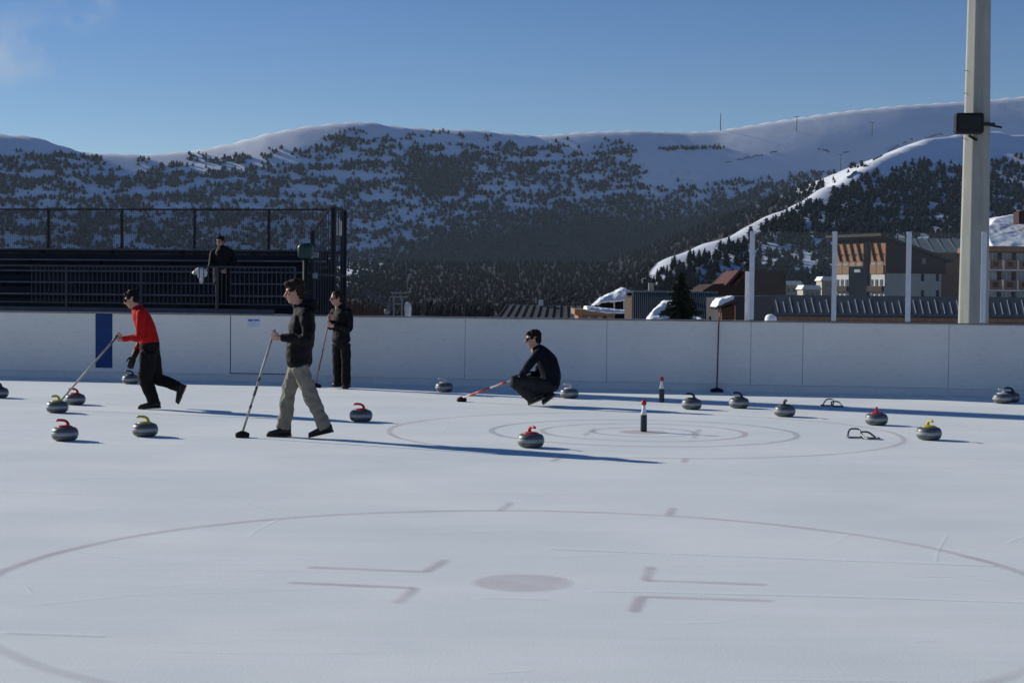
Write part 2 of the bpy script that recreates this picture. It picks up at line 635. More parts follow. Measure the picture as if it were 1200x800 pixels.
def crown_arrays(rng, n, h=1.0, w=0.5, leaf=0.16, core=True, base=0.08, power=0.75):
    """unit crown: ragged leaf clumps through a cone-like volume; returns verts, faces"""
    v, f = [], []
    def prof(t):
        return w * 0.5 * ((1 - t) ** power) * min(1.0, 0.45 + t / 0.18)
    if core:
        seg = 5
        zs = [base, base + 0.25 * (1 - base), 0.93]
        k0 = len(v)
        for z in zs:
            for k in range(seg):
                a = 2 * math.pi * k / seg + z * 2
                r = prof((z - base) / (1 - base)) * (0.55 + 0.3 * rng.random())
                v.append((r * math.cos(a), r * math.sin(a), z * h))
        for i in range(len(zs) - 1):
            for k in range(seg):
                f.append((k0 + i * seg + k, k0 + i * seg + (k + 1) % seg, k0 + (i + 1) * seg + (k + 1) % seg, k0 + (i + 1) * seg + k))
    for i in range(n):
        t = rng.random() ** 1.15
        a = rng.random() * 6.283
        r = prof(t) * (0.55 + 0.6 * rng.random())
        z = base + t * (1 - base)
        p = Vector((r * math.cos(a), r * math.sin(a), z))
        s = leaf * (0.6 + 0.8 * rng.random()) * (1.1 - 0.6 * t)
        out = Vector((math.cos(a), math.sin(a), -0.45 + 0.7 * rng.random())).normalized()
        side = Vector((-math.sin(a), math.cos(a), 0.5 * (rng.random() - 0.5))).normalized()
        k0 = len(v)
        q = [p - out * s * 0.7 - side * s * 0.3, p - side * s * 0.55 + out * s * 0.1, p + out * s * 0.75 + Vector((0, 0, -0.15 * s)), p + side * s * 0.55 + out * s * 0.1]
        v += [(b.x, b.y, b.z * h) for b in q]
        f.append((k0, k0 + 1, k0 + 2, k0 + 3))
    return v, f

def scatter_trees():
    rng = random.Random(11)
    cols = np.arange(-160, 1364, 4.0)
    ds = np.concatenate([np.linspace(230, 460, 60), np.linspace(470, 1500, 260), np.linspace(1505, 3000, 380)])
    tab = []
    for x in cols:
        u = (x - 600) / F_PX
        z = terrain(u * ds, ds)
        py = hor(x) - (z - CAM_H) / ds * F_PX
        tab.append(np.minimum.accumulate(py))
    tab = np.array(tab)
    pts = []
    N = 60000
    for _ in range(N):
        x = rng.uniform(-150, 1350)
        ci = int(round((x + 160) / 4))
        env = tab[ci]
        y = rng.uniform(env[-1] + 1, 372)
        k = int(np.searchsorted(-env, -y))
        if k >= len(ds) or k == 0:
            continue
        d = ds[k - 1] + (ds[k] - ds[k - 1]) * rng.random()
        X = (x - 600) / F_PX * d
        kind = 0
        if spur_side(X, d):
            line = np.interp(x, [700, 762, 800, 830, 860, 890, 930, 960, 985, 1000, 1020, 1050, 1080, 1130, 1200, 1350],
                             [345, 324, 306, 295, 282, 270, 244, 234, 221, 214, 205, 197, 191, 189, 184, 178])
            if y < line:
                continue
            n = fbm(x * 0.045, y * 0.09, 9.0)
            v = 0.62 + 0.75 * n + 0.3 * fbm(x * 0.15, y * 0.25, 3.0)
            if y > 280: v -= 0.22
            if y - line < 8: v -= 0.15
            if rng.random() > max(0, min(1, v * 1.5 - 0.2)) * 0.58:
                continue
            hgt = rng.uniform(3.6, 7.2) * min(1.0, 0.55 + d / 2600)
            spur = True
        else:
            dv = density_main(x, y)
            if rng.random() > dv * (0.95 if d > 1700 else 1.0):
                continue
            hgt = rng.uniform(3.8, 7.2)
            if d < 1700: hgt = rng.uniform(3.8, 7.0) * max(0.3, d / 1700)
            if d < 470:
                if x > 690: continue
                hgt = rng.uniform(2.5, 4.5)
            spur = False
            dn = np.interp(x, DX, DY)
            if y > dn + 8 and 380 < x < 1000:
                kind = 1 if rng.random() < np.clip((y - dn) / 50, 0.15, 0.93) else 0
            if 478 < x < 552 and 184 < y < 232:
                kind = 1 if rng.random() < 0.7 else 0
        pts.append((X, d, hgt, kind, spur, x, y))
    for _ in range(420):                     # a dark stand of bare trees on the upper slope
        x, y = rng.gauss(515, 17), rng.gauss(212, 11)
        env = tab[int(round((x + 160) / 4))]
        k = int(np.searchsorted(-env, -y))
        if 0 < k < len(ds):
            pts.append(((x - 600) / F_PX * ds[k], ds[k], rng.uniform(5, 8), 1 if rng.random() < 0.6 else 0, False, x, y))
    for _ in range(75):                      # a row of low bushes across the upper snowfield
        x = rng.uniform(768, 846)
        y = 176.5 + rng.uniform(-1.2, 1.2) - (x - 768) * 0.02
        env = tab[int(round((x + 160) / 4))]
        k = int(np.searchsorted(-env, -y))
        if 0 < k < len(ds):
            pts.append(((x - 600) / F_PX * ds[k], ds[k], rng.uniform(3, 6.5), 0, False, x, y))
    xs = np.array([p[0] for p in pts]); ys = np.array([p[1] for p in pts])
    zs = terrain(xs, ys)
    return pts, zs

PTS, PZ = scatter_trees()
# the largest conifers in view become things of their own
order = sorted(range(len(PTS)), key=lambda i: -PTS[i][2] / PTS[i][1])
single, rest = [], []
for i in order:
    p = PTS[i]
    if len(single) < 300 and p[3] == 0 and p[4] and 5 < p[5] < 1195 and p[6] - p[2] / p[1] * F_PX < 340:
        single.append(i)
    else:
        rest.append(i)

rng = random.Random(5)
CROWNS = []
for k in range(6):
    v, f = crown_arrays(rng, 70, w=0.55 + 0.12 * (k % 3), leaf=0.15, base=0.06, power=0.6 + 0.1 * (k % 3))
    me = bpy.data.meshes.new('crown')
    me.from_pydata(v, [], f)
    me.materials.append(M_NEEDLE)
    CROWNS.append(me)
TRUNK = MB().tube([(0, 0, -0.08), (0, 0, 0.3), (0.004, 0, 0.85)], [0.035, 0.026, 0.006], 6).mesh('trunk')
TRUNK.materials.append(M_BARK)
for i in single:
    X, d, hg, kind, sp, px, py = PTS[i]
    t = empty('conifer_tree', (X, d, PZ[i]), rng.random() * 6.28)
    t.scale = (hg, hg, hg)
    tag(t, 'dark conifer on the spur below the bright snow strip at the right', 'tree', 'conifers on the spur below the snow strip')
    link('crown', CROWNS[rng.randrange(6)], None, t)
    link('trunk', TRUNK, None, t)

def forest(name, idx, material, label, variants, lo_n, wid, leaf):
    V, Fq = [], []
    base = 0
    allv, loops, starts, tot = [], [], [], []
    arr = []
    for k in range(variants):
        v, f = crown_arrays(rng, lo_n, w=wid * (0.85 + 0.1 * k / variants * 3), leaf=leaf, base=0.0, power=0.36 + 0.07 * k)
        arr.append((np.array(v, float), [np.array(q) for q in f]))
    for i in idx:
        X, d, hg, kind, sp, px, py = PTS[i]
        v, f = arr[rng.randrange(variants)]
        a = rng.random() * 6.283
        c, s = math.cos(a), math.sin(a)
        sx = hg * rng.uniform(0.8, 1.3)
        w = np.stack([X + (v[:, 0] * c - v[:, 1] * s) * sx, d + (v[:, 0] * s + v[:, 1] * c) * sx, PZ[i] + v[:, 2] * hg - 0.2], -1)
        allv.append(w)
        loops.append(np.concatenate(f) + base)
        base += len(v)
        tot.append(len(f))
    vv = np.concatenate(allv)
    lp = np.concatenate(loops)
    nf = sum(tot)
    me = bpy.data.meshes.new(name)
    me.vertices.add(len(vv))
    me.vertices.foreach_set('co', vv.ravel())
    me.loops.add(len(lp))
    me.loops.foreach_set('vertex_index', lp)
    me.polygons.add(nf)
    me.polygons.foreach_set('loop_start', np.arange(nf) * 4)
    me.polygons.foreach_set('loop_total', np.full(nf, 4))
    me.update(calc_edges=True)
    o = link(name, me, material)
    tag(o, label, 'forest', kind='stuff')
forest('conifer_forest', [i for i in rest if PTS[i][3] == 0], M_NEEDLE, 'dark conifers scattered over the snowy mountainside', 5, 16, 0.92, 0.38)
forest('larch_forest', [i for i in rest if PTS[i][3] == 1], M_LARCH, 'brown bare larch wood at the foot of the mountain', 4, 24, 0.70, 0.20)
print('trees', len(single), len(rest))

# lift pylons on the slopes
M_STEELD = mat('dark_steel', (0.05, 0.055, 0.065), 0.5, metal=0.3)
def screen_depth(px, py):
    ds = np.linspace(600, 3000, 1200)
    z = terrain((px - 600) / F_PX * ds, ds)
    yy = np.minimum.accumulate(hor(px) - (z - CAM_H) / ds * F_PX)
    k = int(np.searchsorted(-yy, -py))
    return float(ds[min(k, len(ds) - 1)])
M_TRACK = mat('bare_track', (0.10, 0.095, 0.095), 0.9, var=0.4, scale=0.05)
rt = random.Random(17)
for line, wd in (([(848, 192), (875, 186), (907, 179)], 1.0), ([(954, 176), (964, 178), (974, 182)], 1.6), ([(990, 210), (1020, 189), (1048, 173), (1066, 165)], 1.8), ([(1080, 163), (1108, 157)], 1.1), ([(985, 180.5), (992, 180)], 1.3)):
    b = MB()
    prev = None
    for (xa, ya), (xb, yb) in zip(line[:-1], line[1:]):
        for i in range(9):
            t = i / 8
            if prev is not None and rt.random() < 0.22:
                prev = None
                continue
            x, y = xa + (xb - xa) * t, ya + (yb - ya) * t + rt.uniform(-0.5, 0.5)
            d = screen_depth(x, y)
            X = (x - 600) / F_PX * d
            w = wd * rt.uniform(0.4, 1.2) * d / 2000
            z = float(terrain(X, d))
            p = Vector((X, d, z + 0.5))
            if prev is not None and (p - prev[0]).length < 120:
                q, w0_ = prev
                b.hexa([q + Vector((0, 0, -2)), p + Vector((0, 0, -2)), p + Vector((0, 2, -2)), q + Vector((0, 2, -2))], [q + Vector((0, 0, w0_)), p + Vector((0, 0, w)), p + Vector((0, 2, w)), q + Vector((0, 2, w0_))])
            prev = (p, w)
    if b.f:
        b.build('track_edge', M_TRACK, TERRAIN)
for px, y0, y1, arm, lab in [(841, 153.5, 134, 0, 'thin bare mast on the skyline above the conifers'), (930, 155, 138, 1, 'ski lift pylon on the snowfield just below the skyline'),
                             (1018, 160, 145, 1, 'ski lift pylon high on the snowfield left of the big mast'), (982, 201, 182, 1, 'ski lift pylon standing at the top of the snow strip'),
                             (937, 247, 229, 0, 'left of two dark posts on the bright snow strip'), (943.5, 246, 228, 0, 'right of two dark posts on the bright snow strip')]:
    d = screen_depth(px, y0)
    X = (px - 600) / F_PX * d
    z = float(terrain(X, d))
    hgt = (y0 - y1) / F_PX * d
    t = empty('lift_pylon' if arm else 'snow_post', (X, d, z))
    tag(t, lab, 'pylon' if arm else 'post')
    rad = 0.55 * d / 2000
    MB().tube([(0, 0, -2), (0, 0, hgt)], [rad * 1.2, rad * 0.8], 8).build('mast', M_STEELD, t)
    if arm:
        MB().bar((-3.4 * d / 2000, 0, hgt), (3.4 * d / 2000, 0, hgt), rad * 1.1).build('crossarm', M_STEELD, t)

# ------------------------------------------------------------------ rink
WALL_K = 0.18
WALL_A = -math.atan(WALL_K)
WALL_Y = 28.57
def wall_xy(px):
    d = ray(px, 400)
    t = WALL_Y / (d.y + WALL_K * d.x)
    return d.x * t, d.y * t
def wl_(px):
    """distance along the boards (from the point straight ahead) of a screen column"""
    x, y = wall_xy(px)
    return x / math.cos(WALL_A)

ice = MB()
NX = 24
v = []
xs = [-34 + 68 * i / NX for i in range(NX + 1)]
for x in xs:
    v += [(x, -9, 0), (x, WALL_Y - WALL_K * x + 0.0, 0)]
ice.add(v, [(2 * i, 2 * i + 2, 2 * i + 3, 2 * i + 1) for i in range(NX)])
ice_o = ice.build('ice_rink', M_ICE, fix=False)
tag(ice_o, kind='structure')

def ring(name, c, r, w, material, z=0.004, a0=0, a1=2 * math.pi, seg=200):
    """painted circle whose edges blur into the ice"""
    b = MB()
    v, sf = [], []
    for i in range(seg + 1):
        a = a0 + (a1 - a0) * i / seg
        wob = 0.004 * math.sin(a * 13) + 0.003 * math.sin(a * 29)
        for q, k in ((-0.95, 0), (-0.35, 1), (0.35, 1), (0.95, 0)):
            v.append((c[0] + (r + q * w + wob) * math.cos(a), c[1] + (r + q * w + wob) * math.sin(a), z))
            sf.append(k)
    b.add(v, [(4 * i + k, 4 * i + k + 1, 4 * i + k + 5, 4 * i + k + 4) for i in range(seg) for k in range(3)])
    return soften(b.build(name, material, ice_o, fix=False), sf)
def strip(b, sf, a, c, w, z):
    t = (c - a).normalized()
    n = Vector((-t.y, t.x, 0)) * w
    e = min(w * 0.8, (c - a).length * 0.3)
    v, ss = [], []
    for p, k in ((a - t * e * 0.5, 0), (a + t * e * 0.5, 1), (c - t * e * 0.5, 1), (c + t * e * 0.5, 0)):
        for q, m_ in ((-0.95, 0), (-0.35, 1), (0.35, 1), (0.95, 0)):
            v.append((p.x + n.x * q, p.y + n.y * q, z))
            ss.append(k * m_)
    b.add(v, [(4 * i + k, 4 * i + k + 1, 4 * i + k + 5, 4 * i + k + 4) for i in range(3) for k in range(3)])
    sf += ss
def stripe(name, p, w, material, z=0.004):
    """painted polyline on the ice through screen points"""
    p = [gnd(*q) for q in p]
    b, sf = MB(), []
    for a, c in zip(p[:-1], p[1:]):
        strip(b, sf, a, c, w, z)
        z += 0.0015
    return soften(b.build(name, material, ice_o, fix=False), sf)
NEARC = (0.075, 9.568)
HOUSE = (1.59, 19.80)
ring('faceoff_circle', NEARC, 3.109, 0.055, M_PMAUVE, a0=R(-22), a1=R(202))
ring('frosted_circle_arc', NEARC, 3.109, 0.060, M_PFAINT, a0=R(202), a1=R(338))
ring('house_circle', HOUSE, 3.06, 0.05, M_PMAUVE)
ring('house_ring', HOUSE, 1.83, 0.055, M_PBLUE)
ring('house_ring', HOUSE, 1.22, 0.055, M_PPINK)
ring('house_ring', HOUSE, 0.61, 0.05, M_PBLUE)
def disc(name, c, r, material, z=0.004):
    b = MB()
    v, sf = [], []
    for q, k in ((0.86, 1), (1.04, 0)):
        for a in range(64):
            t = a * math.pi / 32
            v.append((c[0] + r * q * math.cos(t), c[1] + r * q * math.sin(t), z)); sf.append(k)
    b.add(v, [tuple(range(64))] + [(a, 64 + a, 64 + (a + 1) % 64, (a + 1) % 64) for a in range(64)])
    return soften(b.build(name, material, ice_o, fix=False), sf)
disc('faceoff_dot', NEARC, 0.305, M_PDOT)
disc('house_button', HOUSE, 0.15 * 2, M_PPINK)
for p, w in [([(361, 664.5), (498, 670), (522, 656)], 0.05), ([(338, 682.5), (486, 689), (463, 707)], 0.05),
             ([(897, 685), (755, 680), (762, 664)], 0.05), ([(905, 704), (750, 699), (741, 717)], 0.05)]:
    stripe('faceoff_mark', p, w, M_PMAUVE)
for p in [[(584, 599), (598, 589)], [(782, 604), (788, 595)], [(646, 541), (658, 535)], [(800, 542), (804, 537)], [(684, 510), (697, 502)], [(812, 514), (819, 503)]]:
    stripe('circle_tick', p, 0.05, M_PMAUVE, 0.0058)
for p, w in [([(640, 643), (900, 653), (1165, 663)], 0.035), ([(690, 692), (960, 698), (1210, 706)], 0.028), ([(0, 741), (120, 745)], 0.04), ([(560, 700), (640, 702)], 0.02), ([(0, 470), (140, 474)], 0.06), ([(-10, 575), (95, 579)], 0.03)]:
    stripe('frost_streak', p, w, M_FROST, 0.0068)

# skate and broom scratches in the frost, too many to count
def scratches():
    rq = random.Random(41)
    b, sf = MB(), []
    for k in range(420):
        p = Vector((rq.uniform(-9, 9), rq.uniform(5.5, 26), 0))
        if abs(p.x) > p.y * 0.36: continue
        a = rq.gauss(R(-8), R(16)) if rq.random() < 0.75 else rq.uniform(0, math.pi)
        L = rq.uniform(0.15, 1.6) * (1 if p.y < 14 else 1.6)
        cv = rq.gauss(0, 0.25)
        w = rq.uniform(0.004, 0.014)
        prev = p
        for j in range(5):
            q = prev + Vector((math.cos(a), math.sin(a), 0)) * L / 5
            t = (q - prev).normalized(); n = Vector((-t.y, t.x, 0)) * w
            v = [(*(prev - n).xy, 0.0088), (*(prev).xy, 0.0088), (*(prev + n).xy, 0.0088), (*(q - n).xy, 0.0088), (*(q).xy, 0.0088), (*(q + n).xy, 0.0088)]
            b.add(v, [(0, 3, 4, 1), (1, 4, 5, 2)])
            k0, k1 = (0 if j == 0 else 1), (0 if j == 4 else 1)
            sf += [0, k0, 0, 0, k1, 0]
            prev = q
            a += cv / 5
    o = soften(b.build('frost_scratches', paint_in_ice('fine_scratch', (0.93, 0.95, 0.96), 0.42), ice_o, fix=False), sf)
    o['kind'] = 'stuff'
scratches()

# ---- boards
M_BOARD = mat('white_boards', (0.80, 0.77, 0.69), 0.5, c2=(0.85, 0.82, 0.74), scale=1.2, spec=0.4, bump=0.05, bscale=3)
def board_dirt():
    n, l, b = nodes_of(M_BOARD)
    base = b.inputs['Base Color'].links[0].from_socket
    tc = n.new('ShaderNodeTexCoord')
    mp = n.new('ShaderNodeMapping')
    mp.inputs['Scale'].default_value = (3.0, 1, 9)
    mp.inputs['Rotation'].default_value = (0, R(12), 0)
    l.new(tc.outputs['Object'], mp.inputs['Vector'])
    nz = n.new('ShaderNodeTexNoise')
    nz.inputs['Scale'].default_value = 2.2
    nz.inputs['Detail'].default_value = 9
    nz.inputs['Roughness'].default_value = 0.75
    l.new(mp.outputs[0], nz.inputs['Vector'])
    rp = n.new('ShaderNodeValToRGB')
    rp.color_ramp.elements[0].position = 0.52
    rp.color_ramp.elements[0].color = (1, 1, 1, 1)
    rp.color_ramp.elements[1].position = 0.76
    rp.color_ramp.elements[1].color = (0.76, 0.77, 0.80, 1)
    l.new(nz.outputs['Fac'], rp.inputs[0])
    mu = n.new('ShaderNodeMix')
    mu.data_type = 'RGBA'
    mu.blend_type = 'MULTIPLY'
    mu.inputs['Factor'].default_value = 1
    l.new(base, mu.inputs['A'])
    l.new(rp.outputs[0], mu.inputs['B'])
    l.new(mu.outputs['Result'], b.inputs['Base Color'])
board_dirt()
M_BLUE = mat('blue_stripe', (0.012, 0.045, 0.17), 0.5, var=0.2, scale=3)
M_KICK = mat('kickplate', (0.76, 0.74, 0.68), 0.5, var=0.06)
M_CAPR = mat('cap_rail', (0.26, 0.24, 0.235), 0.5, var=0.2)
M_SEAM = mat('dark_gap', (0.05, 0.055, 0.07), 0.7)
M_ALU = mat('aluminium', (0.55, 0.58, 0.62), 0.4, metal=0.4, var=0.08)
wall = empty('rink_boards', (0, WALL_Y, 0), WALL_A)
tag(wall, 'long white panelled hockey boards behind the players', 'rink boards')
WH = 1.185
cuts = [-17, -13.6, -11.2, wl_(112), wl_(131.5), wl_(270), wl_(350), wl_(545), wl_(711), wl_(880), wl_(941), wl_(1112), wl_(1112) + 2.4, wl_(1112) + 4.8, 15]
for i, (a, b) in enumerate(zip(cuts[:-1], cuts[1:])):
    g = 0.006
    if i == 3:       # blue stripe panel: blue above, white below
        MB().box(a + 0.002, b - 0.002, -0.004, 0.045, 0.205, WH).build('blue_panel', M_BLUE, wall, bevel=0.002)
        MB().box(a, b, 0, 0.045, 0.125, 0.20).build('panel', M_BOARD, wall)
    elif i == 5:     # gate
        MB().box(a + 0.008, b - 0.008, -0.002, 0.045, 0.155, WH).build('gate_panel', M_BOARD, wall, bevel=0.004)
        MB().box(a, b, 0, 0.045, 0.125, 0.14).build('panel', M_BOARD, wall)
        sg = MB().box(wl_(290), wl_(305), -0.009, -0.003, 0.98, 1.13).build('notice', mat('notice_paper', (0.62, 0.68, 0.78), 0.6), wall)
        MB().box(wl_(291), wl_(296.5), -0.0125, -0.0095, 1.085, 1.115).build('print_bar', mat('notice_blue', (0.05, 0.12, 0.35), 0.6), sg)
        MB().box(wl_(298), wl_(304), -0.0125, -0.0095, 1.09, 1.115).build('print_bar', MATS['notice_blue'], sg)
        MB().box(a - 0.004, a + 0.009, -0.005, 0.0, 0.14, WH - 0.01).build('gate_gap', M_SEAM, wall)
        MB().box(a + 0.012, b - 0.012, -0.0045, 0.0, 0.141, 0.155).build('gate_gap', M_SEAM, wall)
    else:
        MB().box(a + g / 2, b - g / 2, 0, 0.045, 0.125, WH).build('panel', M_BOARD, wall, bevel=0.003)
MB().box(-17, 15, 0.046, 0.09, 0, WH - 0.01).build('backing', mat('grey_backing', (0.22, 0.23, 0.25), 0.7), wall)
for k in range(11):
    a, b = -17 + k * 2.9, -17 + (k + 1) * 2.9 - 0.004
    MB().box(a, b, -0.003, 0.045, 0.0, 0.122).build('kickplate', M_KICK, wall)
for k in range(11):
    a, b = -17 + k * 2.9, -17 + (k + 1) * 2.9 - 0.006
    MB().box(a, b, -0.03, 0.11, WH + 0.003, WH + 0.026).build('cap_rail', M_CAPR, wall, bevel=0.006)

# ---- glass screen on the right
def glass_material():
    m = bpy.data.materials.new('screen_glass')
    m.use_nodes = True
    n, l = m.node_tree.nodes, m.node_tree.links
    n.remove(n['Principled BSDF'])
    tr = n.new('ShaderNodeBsdfTransparent')
    tr.inputs[0].default_value = (0.965, 0.985, 0.98, 1)
    gl = n.new('ShaderNodeBsdfGlossy')
    gl.inputs['Roughness'].default_value = 0.02
    gl.inputs[0].default_value = (0.9, 0.95, 1, 1)
    fr = n.new('ShaderNodeFresnel')
    fr.inputs[0].default_value = 1.22
    mx = n.new('ShaderNodeMixShader')
    l.new(fr.outputs[0], mx.inputs[0])
    l.new(tr.outputs[0], mx.inputs[1])
    l.new(gl.outputs[0], mx.inputs[2])
    df = n.new('ShaderNodeBsdfDiffuse')
    df.inputs[0].default_value = (0.55, 0.62, 0.64, 1)
    tc = n.new('ShaderNodeTexCoord')
    nz = n.new('ShaderNodeTexNoise')
    nz.inputs['Scale'].default_value = 1.5
    nz.inputs['Detail'].default_value = 6
    l.new(tc.outputs['Object'], nz.inputs['Vector'])
    mr = n.new('ShaderNodeMapRange')
    mr.inputs[1].default_value = 0.35
    mr.inputs[2].default_value = 0.75
    mr.inputs[3].default_value = 0.002
    mr.inputs[4].default_value = 0.010
    l.new(nz.outputs['Fac'], mr.inputs[0])
    m2 = n.new('ShaderNodeMixShader')
    l.new(mr.outputs[0], m2.inputs[0])
    l.new(mx.outputs[0], m2.inputs[1])
    l.new(df.outputs[0], m2.inputs[2])
    l.new(m2.outputs[0], n['Material Output'].inputs['Surface'])
    return m
M_GLASS = glass_material()
screen = empty('glass_screen', (0, WALL_Y, WH + 0.034), WALL_A)
tag(screen, 'clear safety glass on pale metal posts above the boards', 'glass screen')
posts = [wl_(880), wl_(976.5), wl_(1063.5), wl_(1151.5)]
posts += [posts[-1] + 1.2 * k for k in (1, 2, 3, 4)]
for a in posts:
    MB().box(a - 0.04, a + 0.04, 0.0, 0.075, 0.0, 1.50).build('post', M_ALU, screen, bevel=0.006)
for a, b in zip(posts[:-1], posts[1:]):
    MB().box(a + 0.046, b - 0.046, 0.030, 0.042, 0.004, 1.49).build('pane', M_GLASS, screen)
MB().box(posts[0] - 0.115, posts[0] - 0.05, 0.12, 0.20, -0.9, 0.82).build('short_post', mat('white_post', (0.72, 0.73, 0.74), 0.5), screen, bevel=0.006)

# ------------------------------------------------------------------ masts
M_CONC = mat('mast_concrete', (0.275, 0.275, 0.24), 0.85, c2=(0.345, 0.345, 0.305), scale=3.0, bump=0.15, bscale=20, stretch=(3, 3, 0.5))
M_BLACK = mat('black_plastic', (0.014, 0.015, 0.017), 0.7, spec=0.2)
def octo_mast(base, h, r0, r1, label):
    t = empty('light_mast', base)
    tag(t, label, 'mast')
    seg = 8
    v = [(r * math.cos(a * math.pi / 4 + R(14)), r * math.sin(a * math.pi / 4 + R(14)), z) for z, r in ((-1.0, r0), (h, r1)) for a in range(8)]
    MB().add(v, [tuple(range(7, -1, -1)), tuple(range(8, 16))] + [(k, (k + 1) % 8, 8 + (k + 1) % 8, 8 + k) for k in range(8)]).build('shaft', M_CONC, t, bevel=0.015)
    return t
MY = 31.0
pb = at(1140.5, 378, MY)
ptp = at(1150.5, 0, MY)
w0, w1 = 0.305, 0.235
mast = octo_mast((pb.x, MY, 0.0), 13.0, 0.315, 0.155, 'tall tapering concrete light mast behind the glass at the right')
q = at(1134, 148, MY)
lamp = MB()
lamp.box(-0.30, 0.22, -0.62, -0.30, -0.19, 0.19)
lo = lamp.build('floodlight', M_BLACK, mast, bevel=0.05)
lo.location = (q.x - pb.x, 0, q.z)
lo.rotation_euler = (0, 0, R(-8))
b_ = MB().bar((0.18, -0.45, 0.0), (0.46, -0.1, 0.02), 0.06).bar((0.40, -0.14, 0.0), (0.62, 0.05, -0.02), 0.035).bar((-0.02, -0.32, -0.2), (0.14, -0.2, -0.28), 0.04)
b_.build('bracket', M_BLACK, lo)
b_ = MB().box(-0.24, 0.16, -0.635, -0.622, -0.13, 0.13).build('lens', mat('dark_lens', (0.01, 0.01, 0.012), 0.2), lo)
for k in range(4):
    MB().bar((-0.225 + 0.004 * k, -0.06, 4.6 + 0.42 * k), (-0.285 + 0.004 * k, -0.07, 4.6 + 0.42 * k), 0.010).build('climbing_peg', M_STEELD, mast)
octo_mast((-12.4, 34.4, 0.0), 17.0, 0.52, 0.42, 'broad concrete mast left of the stand whose long shadow crosses the ice')

# ------------------------------------------------------------------ curling stones
def granite():
    m = mat('granite', (0.055, 0.066, 0.064), 0.42, c2=(0.11, 0.125, 0.12), scale=60, spec=0.5)
    return m
M_GRAN = granite()
M_BAND = mat('striking_band', (0.25, 0.265, 0.27), 0.5, c2=(0.36, 0.375, 0.38), scale=70)
HANDLE = {'red': mat('red_handle', (0.50, 0.03, 0.03), 0.35, var=0.1), 'yellow': mat('yellow_handle', (0.48, 0.42, 0.05), 0.4, var=0.1),
          'black': mat('black_handle', (0.03, 0.032, 0.035), 0.4, var=0.1), 'grey': mat('pale_grey_handle', (0.55, 0.57, 0.58), 0.35, var=0.08)}
prof = []
for k in range(25):
    a = -math.pi / 2 + math.pi * k / 24
    prof.append((0.062 + 0.083 * math.copysign(abs(math.cos(a)) ** 0.62, 1), 0.076 + 0.074 * math.copysign(abs(math.sin(a)) ** 0.85, math.sin(a))))
ST_BODY = MB().lathe(prof, 40).mesh('body', smooth=True)
ST_BODY.materials.append(M_GRAN)
ST_BAND = MB().lathe([(0.140, 0.055), (0.1466, 0.060), (0.1472, 0.076), (0.1466, 0.092), (0.140, 0.097)], 40).mesh('striking_band', smooth=True)
ST_BAND.materials.append(M_BAND)
ST_CAP = {}
ST_HAN = {}
for kname, hm in HANDLE.items():
    c = MB().lathe([(0.084, 0.140), (0.088, 0.147), (0.082, 0.158), (0.055, 0.167), (0.02, 0.170), (0.004, 0.1705)], 28).mesh('cap', smooth=True)
    c.materials.append(hm)
    pts = [(0.030, 0, 0.158), (0.034, 0, 0.182), (0.024, 0, 0.205), (-0.003, 0, 0.219), (-0.04, 0, 0.224), (-0.075, 0, 0.223), (-0.098, 0, 0.217)]
    hmsh = MB().tube(pts, [0.026, 0.019, 0.016, 0.0155, 0.0155, 0.015, 0.011], 12).mesh('handle', smooth=True)
    hmsh.materials.append(hm)
    ST_CAP[kname], ST_HAN[kname] = c, hmsh
STONES = [(-1.5, 466.5, 'black', 20, 'dark stone cut off by the left edge of the picture'),
          (88, 474.5, 'red', 0, 'red handled curling stone behind the swept yellow one'),
          (67, 484, 'yellow', 60, 'yellow handled curling stone at the sweeper in red broom head'),
          (76, 517, 'red', 0, 'red handled curling stone nearest the camera at the far left'),
          (170, 512, 'yellow', 0, 'yellow handled curling stone left of the walking man, in front of the sweeper in red'),
          (153, 450, 'black', 0, 'dark stone half hidden behind the leg of the sweeper in red, by the boards'),
          (423, 494.5, 'red', 0, 'red handled curling stone right of the walking man'),
          (520.5, 459.5, 'grey', 10, 'pale handled stone by the boards left of the crouching man'),
          (667, 467, 'grey', 30, 'pale handled stone just behind the crouching man'),
          (622, 525, 'red', 120, 'red handled curling stone in front of the rings, below the crouching man'),
          (810.5, 480, 'black', 0, 'dark handled stone between the far bottle and the leaning broom'),
          (866, 478.5, 'black', 10, 'dark handled stone right of the leaning broom'),
          (919.5, 488.5, 'black', 90, 'dark handled stone seen end on, right of the rings'),
          (1027, 498.5, 'red', 75, 'red handled curling stone between the two bent metal hoops'),
          (1088.5, 516, 'yellow', 100, 'yellow handled curling stone at the far right'),
          (1174.5, 473, 'grey', 40, 'front stone of the pair at the right end of the boards'),
          (1184, 471.5, 'black', 0, 'rear stone of the pair at the right end of the boards')]
rs = random.Random(3)
for px, py, kname, rot, lab in STONES:
    p = gnd(px, py)
    p.y += 0.10
    p.x = (px - 600) / F_PX * p.y + (0 if True else 0)
    p = Vector((at(px, py, p.y).x, p.y, 0.001))
    t = empty('curling_stone', p, R(rot) + rs.uniform(-0.08, 0.08))
    tag(t, lab, 'curling stone', 'curling stones on the ice')
    link('body', ST_BODY, None, t)
    link('striking_band', ST_BAND, None, t)
    c = link('cap', ST_CAP[kname], None, t)
    link('handle', ST_HAN[kname], None, c)

